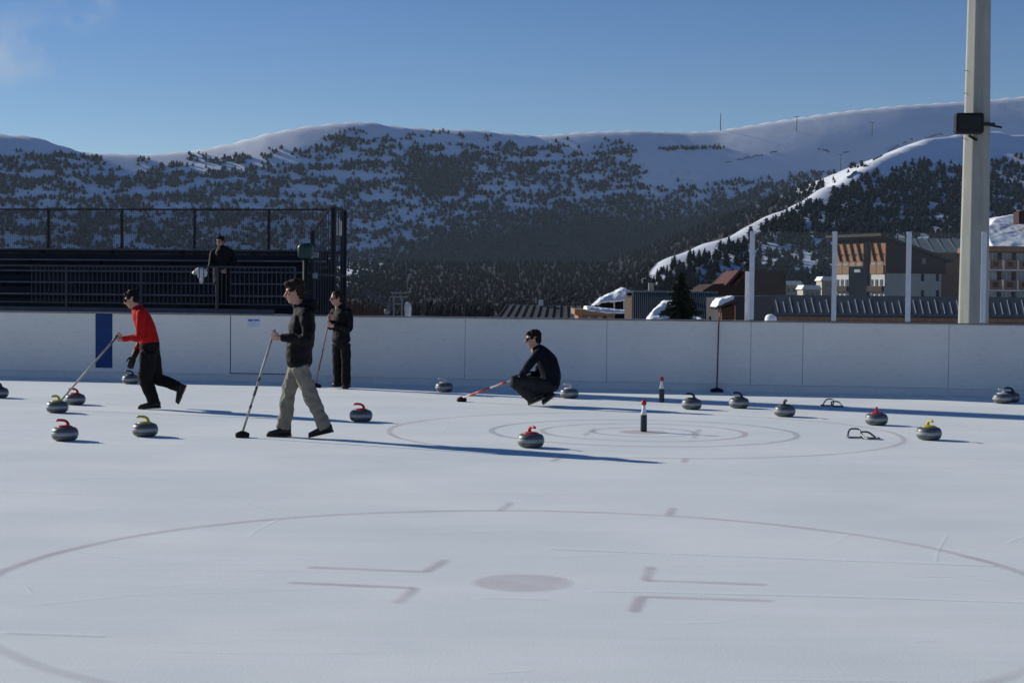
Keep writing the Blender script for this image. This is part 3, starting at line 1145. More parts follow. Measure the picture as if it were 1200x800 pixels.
# ------------------------------------------------------------------ bottles and hoops
M_BDARK = mat('bottle_dark', (0.035, 0.045, 0.06), 0.35, var=0.2, scale=20)
M_BWHITE = mat('bottle_white', (0.72, 0.74, 0.75), 0.4, var=0.05)
M_BRED = mat('bottle_red', (0.42, 0.03, 0.03), 0.4, var=0.1)
def bottle(px, py, h, lab):
    p = gnd(px, py)
    p = Vector((p.x, p.y + 0.03, 0.002))
    t = empty('bottle', p)
    tag(t, lab, 'bottle', 'bottles marking the sheet')
    s = h / 0.40
    MB().lathe([(0.036 * s, 0), (0.041 * s, 0.006 * s), (0.0415 * s, 0.10 * s), (0.040 * s, 0.20 * s), (0.0395 * s, 0.213 * s)], 24).build('body', M_BDARK, t, smooth=True)
    MB().lathe([(0.0395 * s, 0.2135 * s), (0.037 * s, 0.235 * s), (0.026 * s, 0.275 * s), (0.021 * s, 0.30 * s), (0.0205 * s, 0.342 * s)], 24).build('neck', M_BWHITE, t, smooth=True)
    MB().lathe([(0.029 * s, 0.335 * s), (0.032 * s, 0.345 * s), (0.031 * s, 0.375 * s), (0.022 * s, 0.395 * s), (0.006 * s, 0.402 * s)], 24).build('cap', M_BRED, t, smooth=True)
bottle(754.5, 506, 0.385, 'dark bottle with white neck and red cap standing in the rings')
bottle(775.5, 471.5, 0.39, 'dark bottle with white neck and red cap farther back near the boards')
M_HOOP = mat('galvanised_hoop', (0.14, 0.145, 0.15), 0.4, metal=0.6)
def hoops(px, py, sc, rz, lab):
    t = empty('metal_hoops', gnd(px, py) + Vector((0, 0, 0.012)), rz)
    tag(t, lab, 'metal hoops', 'bent metal hoops on the ice')
    def loop(cx, cy, w, d, hh, yaw, name):
        M = Matrix.Translation((cx, cy, 0)) @ Matrix.Rotation(yaw, 4, 'Z')
        pts = []
        for k in range(20):
            a = 2 * math.pi * k / 20
            x = math.copysign(abs(math.cos(a)) ** 0.55, math.cos(a)) * w / 2
            y = math.copysign(abs(math.sin(a)) ** 0.7, math.sin(a))
            pts.append(M @ Vector((x * (1 - 0.12 * (y > 0)), y * d / 2, max(0, y) * hh + 0.002)) * sc)
        MB().tube(pts, 0.011 * sc, 8, closed=True).build(name, M_HOOP, t, smooth=True)
    loop(-0.075, 0.07, 0.17, 0.22, 0.085, R(-14), 'hoop')
    loop(0.080, -0.06, 0.165, 0.24, 0.060, R(22), 'hoop')
    MB().bar(Vector((-0.16, -0.02, 0.004)) * sc, Vector((0.14, -0.08, 0.004)) * sc, 0.016 * sc, 0.012 * sc).build('base_bar', M_HOOP, t)
hoops(1010, 513.5, 1.0, 0, 'pair of bent grey metal hoops near the yellow stone')
hoops(975, 476, 0.98, R(-18), 'bent grey metal hoops near the boards, beyond the red stone')

# ------------------------------------------------------------------ brooms
def broom(top, bot, hcol, hd, label, headw=0.19, bands=(), headyaw=0.0, grp=None, thin=0.0135, tee=False):
    top, bot = Vector(top), Vector(bot)
    t = empty('curling_broom', (bot.x, bot.y, 0))
    tag(t, label, 'broom')
    o = Vector((bot.x, bot.y, 0))
    hb = bot + Vector((0, 0, 0.055))
    d = top - hb
    h_ = MB().tube([hb, hb + d * 0.5, top], [thin, thin, thin], 12).build('handle', hcol, t, smooth=True, origin=o)
    for a, b, m_ in bands:
        MB().tube([hb + d * a, hb + d * b], [thin * 1.12] * 2, 12).build('tape_band', m_, h_, smooth=True, origin=o)
    Mx = Matrix.Translation(bot) @ Matrix.Rotation(headyaw, 4, 'Z')
    w, dp = headw / 2, 0.042
    b = MB()
    n = 20
    prof = [(1.0, 0.028), (1.03, 0.036), (0.95, 0.052), (0.55, 0.066), (0.2, 0.078)]
    v = []
    for s_, z in prof:
        for k in range(n):
            a = 2 * math.pi * k / n
            x = math.copysign(abs(math.cos(a)) ** 0.5, math.cos(a)) * w * s_
            y = math.copysign(abs(math.sin(a)) ** 0.5, math.sin(a)) * dp * s_
            v.append(Mx @ Vector((x, y, z)))
    f = [(i * n + k, i * n + (k + 1) % n, (i + 1) * n + (k + 1) % n, (i + 1) * n + k) for i in range(len(prof) - 1) for k in range(n)]
    f += [tuple(range(n - 1, -1, -1)), tuple((len(prof) - 1) * n + k for k in range(n))]
    hd_o = b.add(v, f).build('head', hd, t, smooth=True, origin=o)
    b = MB()
    v = []
    for s_, z in [(0.96, 0.003), (0.98, 0.027)]:
        for k in range(n):
            a = 2 * math.pi * k / n
            v.append(Mx @ Vector((math.copysign(abs(math.cos(a)) ** 0.5, math.cos(a)) * w * s_, math.copysign(abs(math.sin(a)) ** 0.5, math.sin(a)) * dp * s_, z)))
    b.add(v, [(k, (k + 1) % n, n + (k + 1) % n, n + k) for k in range(n)] + [tuple(range(n - 1, -1, -1)), tuple(n + k for k in range(n))])
    b.build('bristle_pad', M_BLACK, hd_o, origin=o)
    return t
M_HPALE = mat('pale_handle', (0.34, 0.32, 0.29), 0.45, var=0.15, scale=12)
M_HWHITE = mat('white_handle', (0.62, 0.61, 0.58), 0.4, var=0.08)
M_HRED = mat('red_tape', (0.48, 0.06, 0.03), 0.4, var=0.1)
M_HDARK = mat('dark_tape', (0.06, 0.06, 0.065), 0.5)
M_HBROWN = mat('brown_handle', (0.10, 0.055, 0.05), 0.5)
YA, YB, YC, YD = 18.65, 22.80, 27.75, 24.15
def gy(px, py):
    return gnd(px, py)
BR_A_BOT = gy(284, 512.5); BR_A_TOP = at(322, 386, YA - 0.12)
BR_B_BOT = gy(66, 480.0); BR_B_TOP = at(140, 391, YB - 0.12)
BR_C_BOT = gy(370, 454.0); BR_C_TOP = at(387.3, 366, YC - 0.24)
BR_D_BOT = gy(541, 470.5); BR_D_TOP = at(622, 437.5, YD - 0.0)
broom(BR_A_TOP, BR_A_BOT, M_HPALE, M_BLACK, 'pale broom held by the walking man in the black jacket', 0.16,
      [(0.24, 0.27, M_HDARK), (0.36, 0.45, M_HDARK), (0.50, 0.54, M_HDARK)], R(15))
broom(BR_B_TOP, BR_B_BOT, M_HPALE, M_BLACK, 'pale broom pushed by the sweeper in the red top', 0.17, [(0.86, 0.98, M_HDARK)], R(25))
broom(BR_C_TOP, BR_C_BOT, mat('grey_red_handle', (0.22, 0.14, 0.14), 0.5), M_BLACK, 'slim dark broom held upright by the woman at the boards', 0.19, [(0.2, 0.5, mat('maroon_tape', (0.12, 0.05, 0.05), 0.5))], 0, thin=0.012)
broom(BR_D_TOP, BR_D_BOT, M_HWHITE, mat('dark_red_head', (0.07, 0.02, 0.02), 0.5), 'red and white broom held out by the crouching man', 0.15, [(0.12, 0.42, M_HRED), (0.55, 0.66, M_HRED)], R(20))
bb = gnd(840, 459.5)
bt = at(842.5, 371, 28.57 - 0.18 * at(842, 400, 28).x - 0.05)
broom(bt, bb, M_HBROWN, M_BLACK, 'dark brown push broom leaning upright against the white boards', 0.215, [], R(-10), thin=0.013)

# ------------------------------------------------------------------ people
FUSE = bpy.data.scenes.new('fuse')          # scratch scene: keeps the remeshing away from the big scene
def catmull(P, Rr, n=5):
    out, rad = [], []
    for i in range(len(P) - 1):
        p0, p1, p2, p3 = P[max(i - 1, 0)], P[i], P[i + 1], P[min(i + 2, len(P) - 1)]
        for k in range(n):
            t = k / n
            out.append(0.5 * ((2 * p1) + (p2 - p0) * t + (2 * p0 - 5 * p1 + 4 * p2 - p3) * t * t + (3 * p1 - p0 - 3 * p2 + p3) * t ** 3))
            rad.append(tuple(Rr[i][j] * (1 - t) + Rr[i + 1][j] * t for j in (0, 1)))
    out.append(P[-1]); rad.append(Rr[-1])
    return out, rad
def loft(mb, pts, radii, lat=Vector((0, 1, 0)), seg=14, cap=0.6, smooth=True):
    """closed elliptical tube; radii (thickness in the bending plane, half width along lat)"""
    P = [Vector(p) for p in pts]
    Rr = [(r, r) if not hasattr(r, '__len__') else tuple(r) for r in radii]
    if smooth and len(P) > 2:
        P, Rr = catmull(P, Rr)
    t0 = (P[0] - P[1]).normalized(); t1 = (P[-1] - P[-2]).normalized()
    pre, prer, post, postr = [], [], [], []
    if cap > 0:
        for a in (80, 55, 28):
            k = math.cos(R(a)); q = math.sin(R(a)) * cap
            pre.append(P[0] + t0 * min(Rr[0]) * q); prer.append((Rr[0][0] * k, Rr[0][1] * k))
        for a in (28, 55, 80):
            k = math.cos(R(a)); q = math.sin(R(a)) * cap
            post.append(P[-1] + t1 * min(Rr[-1]) * q); postr.append((Rr[-1][0] * k, Rr[-1][1] * k))
    P, Rr = pre + P + post, prer + Rr + postr
    n = len(P)
    v, f = [], []
    for i in range(n):
        t = (P[min(i + 1, n - 1)] - P[max(i - 1, 0)]).normalized()
        L = (lat - t * lat.dot(t))
        if L.length < 0.05: L = t.orthogonal()
        L.normalize()
        N = t.cross(L)
        for k in range(seg):
            a = 2 * math.pi * k / seg
            v.append(P[i] + N * (Rr[i][0] * math.cos(a)) + L * (Rr[i][1] * math.sin(a)))
    for i in range(n - 1):
        for k in range(seg):
            f.append((i * seg + k, i * seg + (k + 1) % seg, (i + 1) * seg + (k + 1) % seg, (i + 1) * seg + k))
    f.append(tuple(range(seg - 1, -1, -1)))
    f.append(tuple((n - 1) * seg + k for k in range(seg)))
    mb.add(v, f)
def fuse(mb, name, material, parent, origin, voxel=0.01, smooth=4, folds=0.0, fscale=9.0, seed=0.0, squash=(1, 1, 1)):
    """weld overlapping shells into one continuous skin"""
    me = mb.mesh('tmp', origin)
    ob = bpy.data.objects.new('tmp', me)
    FUSE.collection.objects.link(ob)
    r = ob.modifiers.new('r', 'REMESH')
    r.mode = 'VOXEL'
    r.voxel_size = voxel
    if smooth:
        s_ = ob.modifiers.new('s', 'SMOOTH')
        s_.factor = 0.5
        s_.iterations = smooth
    with bpy.context.temp_override(scene=FUSE, view_layer=FUSE.view_layers[0]):
        dg = bpy.context.evaluated_depsgraph_get()
        res = bpy.data.meshes.new_from_object(ob.evaluated_get(dg))
    bpy.data.objects.remove(ob)
    bpy.data.meshes.remove(me)
    res.name = name
    if folds > 0:
        nn = np.zeros(len(res.vertices) * 3)
        res.vertices.foreach_get('normal', nn)
        nn = nn.reshape(-1, 3).tolist()
        for q, nq in zip(res.vertices, nn):
            p = q.co.copy()
            w = Vector((p.x * fscale * squash[0], p.y * fscale * squash[1] + seed, p.z * fscale * squash[2]))
            k = noise.noise(w) + 0.5 * noise.noise(w * 2.3) - 0.15
            ridge = 1 - abs(noise.noise(w * 1.3 + Vector((7, 3, 1)))) * 2
            q.co = p + Vector(nq) * folds * (0.7 * k + 0.6 * ridge - 0.3)
    res.polygons.foreach_set('use_smooth', [True] * len(res.polygons))
    res.update()
    return link(name, res, material, parent)

M_SKIN = mat('skin', (0.46, 0.26, 0.19), 0.5, var=0.1, scale=20)
M_HAIR = mat('dark_hair', (0.008, 0.006, 0.005), 0.7, var=0.4, scale=60, bump=0.5, bscale=90, spec=0.15)
M_HAIRB = mat('brown_hair', (0.022, 0.013, 0.009), 0.7, var=0.4, scale=60, bump=0.5, bscale=90, spec=0.15)
M_JACK = mat('black_jacket', (0.006, 0.0065, 0.0075), 0.75, var=0.3, scale=12, spec=0.15, bump=0.2, bscale=120)
M_NAVY = mat('navy_jumper', (0.007, 0.009, 0.016), 0.85, var=0.3, scale=15, spec=0.1, bump=0.3, bscale=200)
M_REDT = mat('red_top', (0.44, 0.012, 0.012), 0.8, var=0.15, scale=10, spec=0.08, bump=0.2, bscale=150)
M_KHAKI = mat('khaki_trousers', (0.20, 0.185, 0.15), 0.85, var=0.15, scale=9, spec=0.2, bump=0.2, bscale=150)
M_BLACKT = mat('black_trousers', (0.008, 0.008, 0.009), 0.8, var=0.3, scale=10, spec=0.12)
M_GREYT = mat('charcoal_trousers', (0.020, 0.021, 0.024), 0.8, var=0.3, scale=10, spec=0.15)
M_SHOE = mat('black_shoe', (0.015, 0.014, 0.013), 0.45)
M_SOLE = mat('shoe_sole', (0.03, 0.028, 0.026), 0.7)
M_GLS = mat('sunglass_lens', (0.006, 0.006, 0.007), 0.12)
M_GLOVE = mat('black_glove', (0.012, 0.012, 0.013), 0.6)
M_LIP = mat('lip', (0.30, 0.12, 0.10), 0.5)
M_EYE = mat('eye', (0.02, 0.015, 0.012), 0.25)

def add_head(mb, c, fw, up, s=1.0):
    fw = Vector(fw).normalized(); up = Vector(up); up = (up - fw * up.dot(fw)).normalized(); sd = fw.cross(up)
    def P(a, b, z): return c + (fw * a + sd * b + up * z) * s
    def E(a, b, z, ra, rb, rz): mb.ell(P(a, b, z), (fw * ra * s, sd * rb * s, up * rz * s))
    E(-0.008, 0, 0.035, 0.095, 0.076, 0.092)
    E(0.028, 0, -0.035, 0.060, 0.060, 0.080)
    E(0.050, 0, -0.088, 0.030, 0.032, 0.026)
    E(0.062, 0, 0.030, 0.030, 0.055, 0.020)
    loft(mb, [P(0.082, 0, 0.018), P(0.098, 0, -0.006), P(0.112, 0, -0.028)], [0.010 * s, 0.012 * s, 0.015 * s], sd)
    E(0.094, 0, -0.034, 0.016, 0.019, 0.009)
    E(0.078, 0, -0.058, 0.013, 0.026, 0.007)
    E(0.076, 0, -0.070, 0.012, 0.022, 0.007)
    for k in (-1, 1):
        E(0.062, k * 0.040, -0.020, 0.022, 0.022, 0.022)
        E(-0.008, k * 0.077, -0.008, 0.020, 0.009, 0.033)
    return P, (fw, sd, up)
def add_hair(mb, P, ax, s, style):
    fw, sd, up = ax
    def E(a, b, z, ra, rb, rz): mb.ell(P(a, b, z), (fw * ra * s, sd * rb * s, up * rz * s))
    if style == 'fluffy':
        E(-0.022, 0, 0.075, 0.108, 0.092, 0.080); E(-0.055, 0, 0.015, 0.072, 0.088, 0.085); E(0.050, 0, 0.098, 0.052, 0.070, 0.036)
        E(-0.055, 0, -0.045, 0.048, 0.066, 0.045)
        for k in (-1, 1): E(0.022, k * 0.068, 0.042, 0.036, 0.020, 0.040)
    elif style == 'short':
        E(-0.020, 0, 0.065, 0.102, 0.086, 0.074); E(-0.048, 0, 0.010, 0.066, 0.083, 0.085); E(0.052, 0, 0.085, 0.040, 0.062, 0.030)
        E(-0.052, 0, -0.045, 0.042, 0.060, 0.040)
        for k in (-1, 1): E(0.018, k * 0.066, 0.040, 0.034, 0.018, 0.040)
    else:
        E(-0.020, 0, 0.062, 0.100, 0.086, 0.072); E(-0.045, 0, 0.005, 0.068, 0.084, 0.085); E(-0.105, 0, 0.020, 0.042, 0.036, 0.036)
        for k in (-1, 1): E(0.012, k * 0.068, 0.030, 0.038, 0.018, 0.050)
        loft(mb, [P(-0.115, 0, 0.01), P(-0.125, 0, -0.06), P(-0.105, 0, -0.13)], [0.026 * s, 0.030 * s, 0.012 * s], sd)
def sunglasses(parent, origin, P, ax, s):
    g = MB()
    fw, sd, up = ax
    def bx(a0, a1, b0, b1, z0, z1):
        v = [P(a, b, z) for z in (z0, z1) for b in (b0, b1) for a in (a0, a1)]
        g.add(v, [(0, 2, 3, 1), (4, 5, 7, 6), (0, 1, 5, 4), (2, 6, 7, 3), (0, 4, 6, 2), (1, 3, 7, 5)])
    for k in (-1, 1):
        g.ell(P(0.089, k * 0.035, 0.006), (fw * 0.012 * s, sd * 0.031 * s, up * 0.023 * s))
        b = sorted((k * 0.070, k * 0.076))
        bx(-0.02, 0.080, b[0], b[1], 0.008, 0.020)
    bx(0.088, 0.100, -0.012, 0.012, 0.008, 0.016)
    return g.build('sunglasses', M_GLS, parent, smooth=True, origin=origin)
def grip_hand(mb, G, H, wrist, r=0.0165, s=1.0):
    """hand closed round a bar through G along H; wrist tells where the palm comes from"""
    H = Vector(H).normalized(); G = Vector(G)
    A = Vector(wrist) - G
    A = (A - H * A.dot(H)).normalized()
    B = H.cross(A)
    pc = G + A * (r + 0.020) * s
    mb.ell(pc + A * 0.022 * s, (A * 0.046 * s, B * 0.017 * s, H * 0.044 * s), 10, 14)
    loft(mb, [Vector(wrist), pc + A * 0.05 * s, pc + A * 0.02 * s], [0.030 * s, 0.029 * s, 0.026 * s], H)
    for i, (off, ln) in enumerate(((0.034, 200), (0.0115, 225), (-0.0115, 220), (-0.033, 195))):
        pts = []
        for k in range(6):
            a = R(-38 + ln * k / 5)
            rad = (r + 0.0105) * (1.06 if k in (0, 2, 4) else 1.0)
            pts.append(G + H * off * s + (A * math.cos(a) + B * math.sin(a)) * rad * s)
        rr = [0.0105, 0.0102, 0.0096, 0.0092, 0.0086, 0.0074]
        loft(mb, pts, [q * s for q in rr], H, 10)
    pts = [pc + H * 0.034 * s - B * 0.006 + A * 0.03 * s, pc + H * 0.050 * s - B * 0.022 * s, G + H * 0.052 * s - B * (r + 0.013) * s, G + H * 0.046 * s - B * (r + 0.012) * s - A * 0.024 * s]
    loft(mb, pts, [0.015 * s, 0.013 * s, 0.0115 * s, 0.0090 * s], H, 10)
def open_hand(mb, W, D, S_, curl=0.5, s=1.0):
    """relaxed hand from wrist W pointing along D, S_ = across the palm (towards the thumb)"""
    D = Vector(D).normalized(); S_ = Vector(S_); S_ = (S_ - D * S_.dot(D)).normalized(); N = D.cross(S_)
    W = Vector(W)
    mb.ell(W + D * 0.050 * s, (D * 0.055 * s, S_ * 0.041 * s, N * 0.017 * s), 10, 14)
    for i, (off, L) in enumerate(((0.031, 0.072), (0.0105, 0.080), (-0.0105, 0.075), (-0.031, 0.060))):
        b = W + D * 0.090 * s + S_ * off * s
        pts = [b - D * 0.02 * s]
        ang = 0.0
        p = b.copy()
        for k in range(3):
            ang += curl * (0.45 + 0.2 * k)
            p = p + (D * math.cos(ang) + N * math.sin(ang)) * L * (0.42, 0.33, 0.25)[k] * s
            pts.append(p.copy())
        loft(mb, pts, [0.0105 * s, 0.0100 * s, 0.0090 * s, 0.0075 * s], S_, 10)
    b = W + D * 0.025 * s + S_ * 0.030 * s
    loft(mb, [b, b + (D * 0.5 + S_ * 0.7).normalized() * 0.035 * s, b + (D * 0.8 + S_ * 0.5 + N * 0.2).normalized() * 0.072 * s], [0.016 * s, 0.012 * s, 0.0085 * s], N, 10)
def shoe(parent, origin, heel, toe, lat, w=0.046, up=None, mats=(None, None), ankle=None):
    """shoe whose sole runs from heel to toe"""
    heel, toe = Vector(heel), Vector(toe)
    d = (toe - heel).normalized()
    L = (toe - heel).length
    lat = (Vector(lat) - d * Vector(lat).dot(d)).normalized()
    n = d.cross(lat)
    if n.z < 0: n = -n
    if up is not None and n.dot(up) < 0: n = -n
    b = MB()
    sec = [(0.0, 0.70, 0.075), (0.10, 0.86, 0.095), (0.28, 0.86, 0.100), (0.48, 0.92, 0.078), (0.70, 1.06, 0.058), (0.88, 0.92, 0.046), (0.98, 0.60, 0.036)]
    pts, rad = [], []
    v, f = [], []
    seg = 16
    for t, ww, hh in sec:
        c = heel + d * L * t
        for k in range(seg):
            a = 2 * math.pi * k / seg
            y = math.copysign(abs(math.cos(a)) ** 0.75, math.cos(a)) * w * ww
            z = (0.5 + 0.5 * math.copysign(abs(math.sin(a)) ** 0.7, math.sin(a))) * hh
            v.append(c + lat * y + n * (0.016 + z))
    m_ = len(sec)
    f = [(i * seg + k, i * seg + (k + 1) % seg, (i + 1) * seg + (k + 1) % seg, (i + 1) * seg + k) for i in range(m_ - 1) for k in range(seg)]
    f += [tuple(range(seg - 1, -1, -1)), tuple((m_ - 1) * seg + k for k in range(seg))]
    b.add(v, f)
    if ankle is not None:
        loft(b, [heel + d * L * 0.2 + n * 0.07, Vector(ankle)], [0.044, 0.045], lat, 12)
    so = b.build('shoe', mats[0] or M_SHOE, parent, smooth=True, origin=origin)
    sb = MB()
    v = []
    outl = [(-0.02, 0.55), (0.06, 0.86), (0.25, 0.84), (0.45, 0.86), (0.68, 1.08), (0.86, 0.98), (0.97, 0.66), (1.01, 0.3)]
    ring_ = [(t, q) for t, q in outl] + [(t, -q) for t, q in reversed(outl)]
    bot = [heel + d * L * t + lat * w * q for t, q in ring_]
    sb.hexa(bot, [p + n * 0.022 for p in bot])
    sb.build('sole', mats[1] or M_SOLE, so, origin=origin)
    return so

def person(base, label):
    t = empty('person', base)
    tag(t, label, 'person')
    return t
V = Vector
def ground_person(t):
    bpy.context.view_layer.update()
    lo = 9
    def walk(o):
        nonlocal lo
        if o.type == 'MESH':
            for q in o.data.vertices:
                lo = min(lo, (t.location.z + q.co.z))
        for c in o.children: walk(c)
    walk(t)
    t.location.z += 0.002 - lo

def build_person(base, label, Y, spec):
    o = V((base[0], base[1], 0))
    t = person(o, label)
    J = lambda q: at(q[0], q[1], Y + (q[2] if len(q) > 2 else 0))
    lat = V(spec.get('lat', (0, 1, 0)))
    b = MB()                                   # the body itself, one skin
    hc = J(spec['head']); s = spec.get('hs', 1.0)
    P, ax = add_head(b, hc, spec['face'], spec.get('up', (0, 0, 1)), s)
    tor = [(J(q[0]), q[1]) for q in spec['torso']]
    loft(b, [P(-0.018, 0, -0.02), P(-0.02, 0, -0.10), tor[-1][0] - V((0, 0, 0.05))], [0.058 * s, 0.056 * s, 0.062 * s], lat)
    loft(b, [q[0] for q in tor], [(q[1][0] * 0.86, q[1][1] * 0.86) for q in tor], lat)
    for arm in spec['arms']:
        pts = [J(q) for q in arm['pts']]
        loft(b, pts, [0.044, 0.034, 0.026], V((0, 0, 1)))
        if 'grip' in arm:
            G = J(arm['grip']) if not isinstance(arm['grip'], V) else arm['grip']
            if not arm.get('glove'):
                grip_hand(b, G, arm['axis'], pts[-1], r=0.014)
        elif not arm.get('glove'):
            open_hand(b, pts[-1], arm['dir'], arm['across'], arm.get('curl', 0.5))
    for leg in spec['legs']:
        pts = [J(q) for q in leg['pts']]
        loft(b, pts, [0.078, 0.055, 0.040], lat)
        loft(b, [pts[-1], J(leg['heel']) * 0.72 + J(leg['toe']) * 0.28 + V((0, 0, 0.055)), J(leg['toe']) * 0.7 + J(leg['heel']) * 0.3 + V((0, 0, 0.04))], [0.032, 0.028, 0.020], lat)
    fuse(b, 'body', M_SKIN, t, o, voxel=0.0065, smooth=2)
    h = MB()
    add_hair(h, P, ax, s, spec['hair'])
    fuse(h, 'hair', spec.get('hairmat', M_HAIR), t, o, voxel=0.007, smooth=2, folds=0.015, fscale=30, seed=hc.x)
    if spec.get('glasses'):
        sunglasses(t, o, P, ax, s)
    else:
        for k in (-1, 1):
            MB().ell(P(0.084, k * 0.032, 0.004), (ax[0] * 0.011, ax[1] * 0.015, ax[2] * 0.009)).build('eye', M_EYE, t, smooth=True, origin=o)
            MB().ell(P(0.090, k * 0.034, 0.030), (ax[0] * 0.010, ax[1] * 0.022, ax[2] * 0.006)).build('eyebrow', spec.get('hairmat', M_HAIR), t, smooth=True, origin=o)
    MB().ell(P(0.087, 0, -0.064), (ax[0] * 0.008, ax[1] * 0.023, ax[2] * 0.006)).build('mouth', M_LIP, t, smooth=True, origin=o)
    # upper garment
    g = MB()
    loft(g, [q[0] for q in tor], [q[1] for q in tor], lat, 18)
    for arm in spec['arms']:
        pts = [J(q) for q in arm['pts']]
        rad = arm.get('r', (0.075, 0.062, 0.046))
        top = pts[0] + (tor[-2][0] - pts[0]) * 0.35
        loft(g, [top] + pts[:2] + [pts[1] * 0.5 + pts[2] * 0.5, pts[2]], [rad[0], rad[0], rad[1], (rad[1] + rad[2]) / 2, rad[2]], V((0, 0, 1)))
    for pts, rad in spec.get('extra', []):
        loft(g, [J(q) for q in pts], rad, lat)
    fuse(g, spec['topname'], spec['topmat'], t, o, voxel=0.010, smooth=5, folds=spec.get('topfold', 0.008), fscale=spec.get('topfs', 8), seed=base[0])
    # trousers
    g = MB()
    loft(g, [J(q[0]) for q in spec['pelvis']], [q[1] for q in spec['pelvis']], lat, 18)
    for leg in spec['legs']:
        pts = [J(q) for q in leg['pts']]
        rad = leg['r']
        mid = pts[0] * 0.5 + pts[1] * 0.5
        low = pts[1] * 0.5 + pts[2] * 0.5
        loft(g, [pts[0], mid, pts[1], low, pts[2]], [rad[0], (rad[0] + rad[1]) * 0.5, rad[1], (rad[1] + rad[2]) * 0.5, rad[2]], lat, cap=0.15)
    fuse(g, 'trousers', spec['legmat'], t, o, voxel=0.010, smooth=4, folds=spec.get('legfold', 0.009), fscale=9, seed=base[0] + 3, squash=(1, 1, 0.8))
    for arm in spec['arms']:
        if arm.get('glove'):
            g = MB()
            w = J(arm['pts'][2])
            if 'grip' in arm:
                grip_hand(g, arm['grip'], arm['axis'], w, r=0.014, s=1.1)
            else:
                open_hand(g, w, arm['dir'], arm['across'], arm.get('curl', 0.5), 1.15)
            e = J(arm['pts'][1])
            loft(g, [w + (e - w) * arm.get('cuff', 0.15), w], [0.048, 0.042], V((0, 0, 1)))
            fuse(g, 'glove', M_GLOVE, t, o, voxel=0.006, smooth=2)
    for leg in spec['legs']:
        shoe(t, o, J(leg['heel']), J(leg['toe']), spec.get('flat', lat), w=leg.get('w', 0.047), up=leg.get('up'), mats=spec.get('shoemats', (None, None)), ankle=leg.get('ank') and J(leg['ank']))
    return t
def on_bar(a, b, t):
    return a + (b - a) * t

# walking man: black jacket, khaki trousers
ba = BR_A_BOT + V((0, 0, 0.05))
axA = (BR_A_TOP - ba).normalized()
gA1 = on_bar(BR_A_TOP, ba, 0.065)
pA = build_person((at(350, 512, YA).x, YA), 'man in black hooded jacket and khaki trousers walking with a broom', YA, dict(
    head=(345.2, 343.5), face=(-1, -0.10, -0.12), hair='fluffy', hairmat=M_HAIRB, hs=1.04,
    torso=[((350.5, 425), (0.150, 0.192)), ((351.5, 405), (0.150, 0.195)), ((354, 386), (0.150, 0.20)), ((355.5, 370), (0.122, 0.195)), ((352, 359), (0.078, 0.095))],
    arms=[dict(pts=[(357.5, 370.5, -0.185), (361, 397, -0.25), (331, 396, -0.17)], grip=gA1, axis=axA, r=(0.082, 0.072, 0.052)),
          dict(pts=[(354.5, 370.5, 0.185), (357, 398, 0.23), (354, 420, 0.21)], dir=(-0.25, 0, -1), across=(-1, 0.2, 0.2), curl=0.5, r=(0.080, 0.068, 0.050))],
    extra=[([(357, 356.5), (365, 356), (369, 363)], [(0.055, 0.10), (0.060, 0.115), (0.045, 0.10)]), ([(345, 357), (349, 360), (358, 358)], [(0.035, 0.07), (0.045, 0.09), (0.05, 0.09)])],
    topname='jacket', topmat=M_JACK, topfold=0.020, topfs=6,
    pelvis=[((350.5, 433), (0.112, 0.150)), ((350.5, 421), (0.105, 0.140))],
    legs=[dict(pts=[(351.5, 431, -0.085), (362.5, 460, -0.10), (381, 502, -0.10)], r=(0.105, 0.088, 0.080), heel=(390.5, 506.5, -0.10), toe=(362, 513.2, -0.10)),
          dict(pts=[(348.5, 431, 0.085), (338, 463, 0.09), (332, 503, 0.09)], r=(0.104, 0.086, 0.082), heel=(341, 511.5, 0.09), toe=(312.5, 511.8, 0.09))],
    legmat=M_KHAKI, legfold=0.022))

# sweeper in red
bb_ = BR_B_BOT + V((0, 0, 0.05))
axB = (BR_B_TOP - bb_).normalized()
gB1 = on_bar(BR_B_TOP, bb_, 0.04)
pB = build_person((at(176, 478, YB).x, YB), 'sweeper in a red top and black trousers running with a broom', YB, dict(
    head=(154.6, 351.0), face=(-1, -0.05, -0.30), up=(-0.25, 0, 1), hair='short', glasses=True,
    torso=[((175, 401), (0.138, 0.165)), ((172.5, 390), (0.132, 0.168)), ((168.8, 379), (0.130, 0.178)), ((164, 368), (0.108, 0.175)), ((159.5, 361), (0.068, 0.078))],
    arms=[dict(pts=[(165, 370, -0.17), (163.5, 394.5, -0.23), (145, 397.2, -0.15)], grip=gB1, axis=axB, r=(0.066, 0.056, 0.042)),
          dict(pts=[(163, 371, 0.17), (165.5, 399, 0.19), (157, 418, 0.06)], dir=(-0.35, -0.1, -1), across=(-1, 0, 0.3), curl=0.55, glove=True, cuff=0.75, r=(0.064, 0.054, 0.040))],
    topname='red_top', topmat=M_REDT, topfold=0.008, topfs=9,
    pelvis=[((175.5, 412), (0.135, 0.165)), ((175.2, 402.5), (0.142, 0.168))],
    legs=[dict(pts=[(174, 413, -0.085), (170.8, 444, -0.09), (180.5, 472.5, -0.09)], r=(0.125, 0.105, 0.078), heel=(188, 478.2, -0.09), toe=(162, 479.2, -0.09)),
          dict(pts=[(178, 413, 0.085), (184, 442.5, 0.09), (209, 453.5, 0.09)], r=(0.120, 0.092, 0.070), heel=(218.5, 452, 0.09), toe=(209.5, 473.5, 0.09), up=V((-1, 0, 0.3)))],
    legmat=M_BLACKT, legfold=0.010))

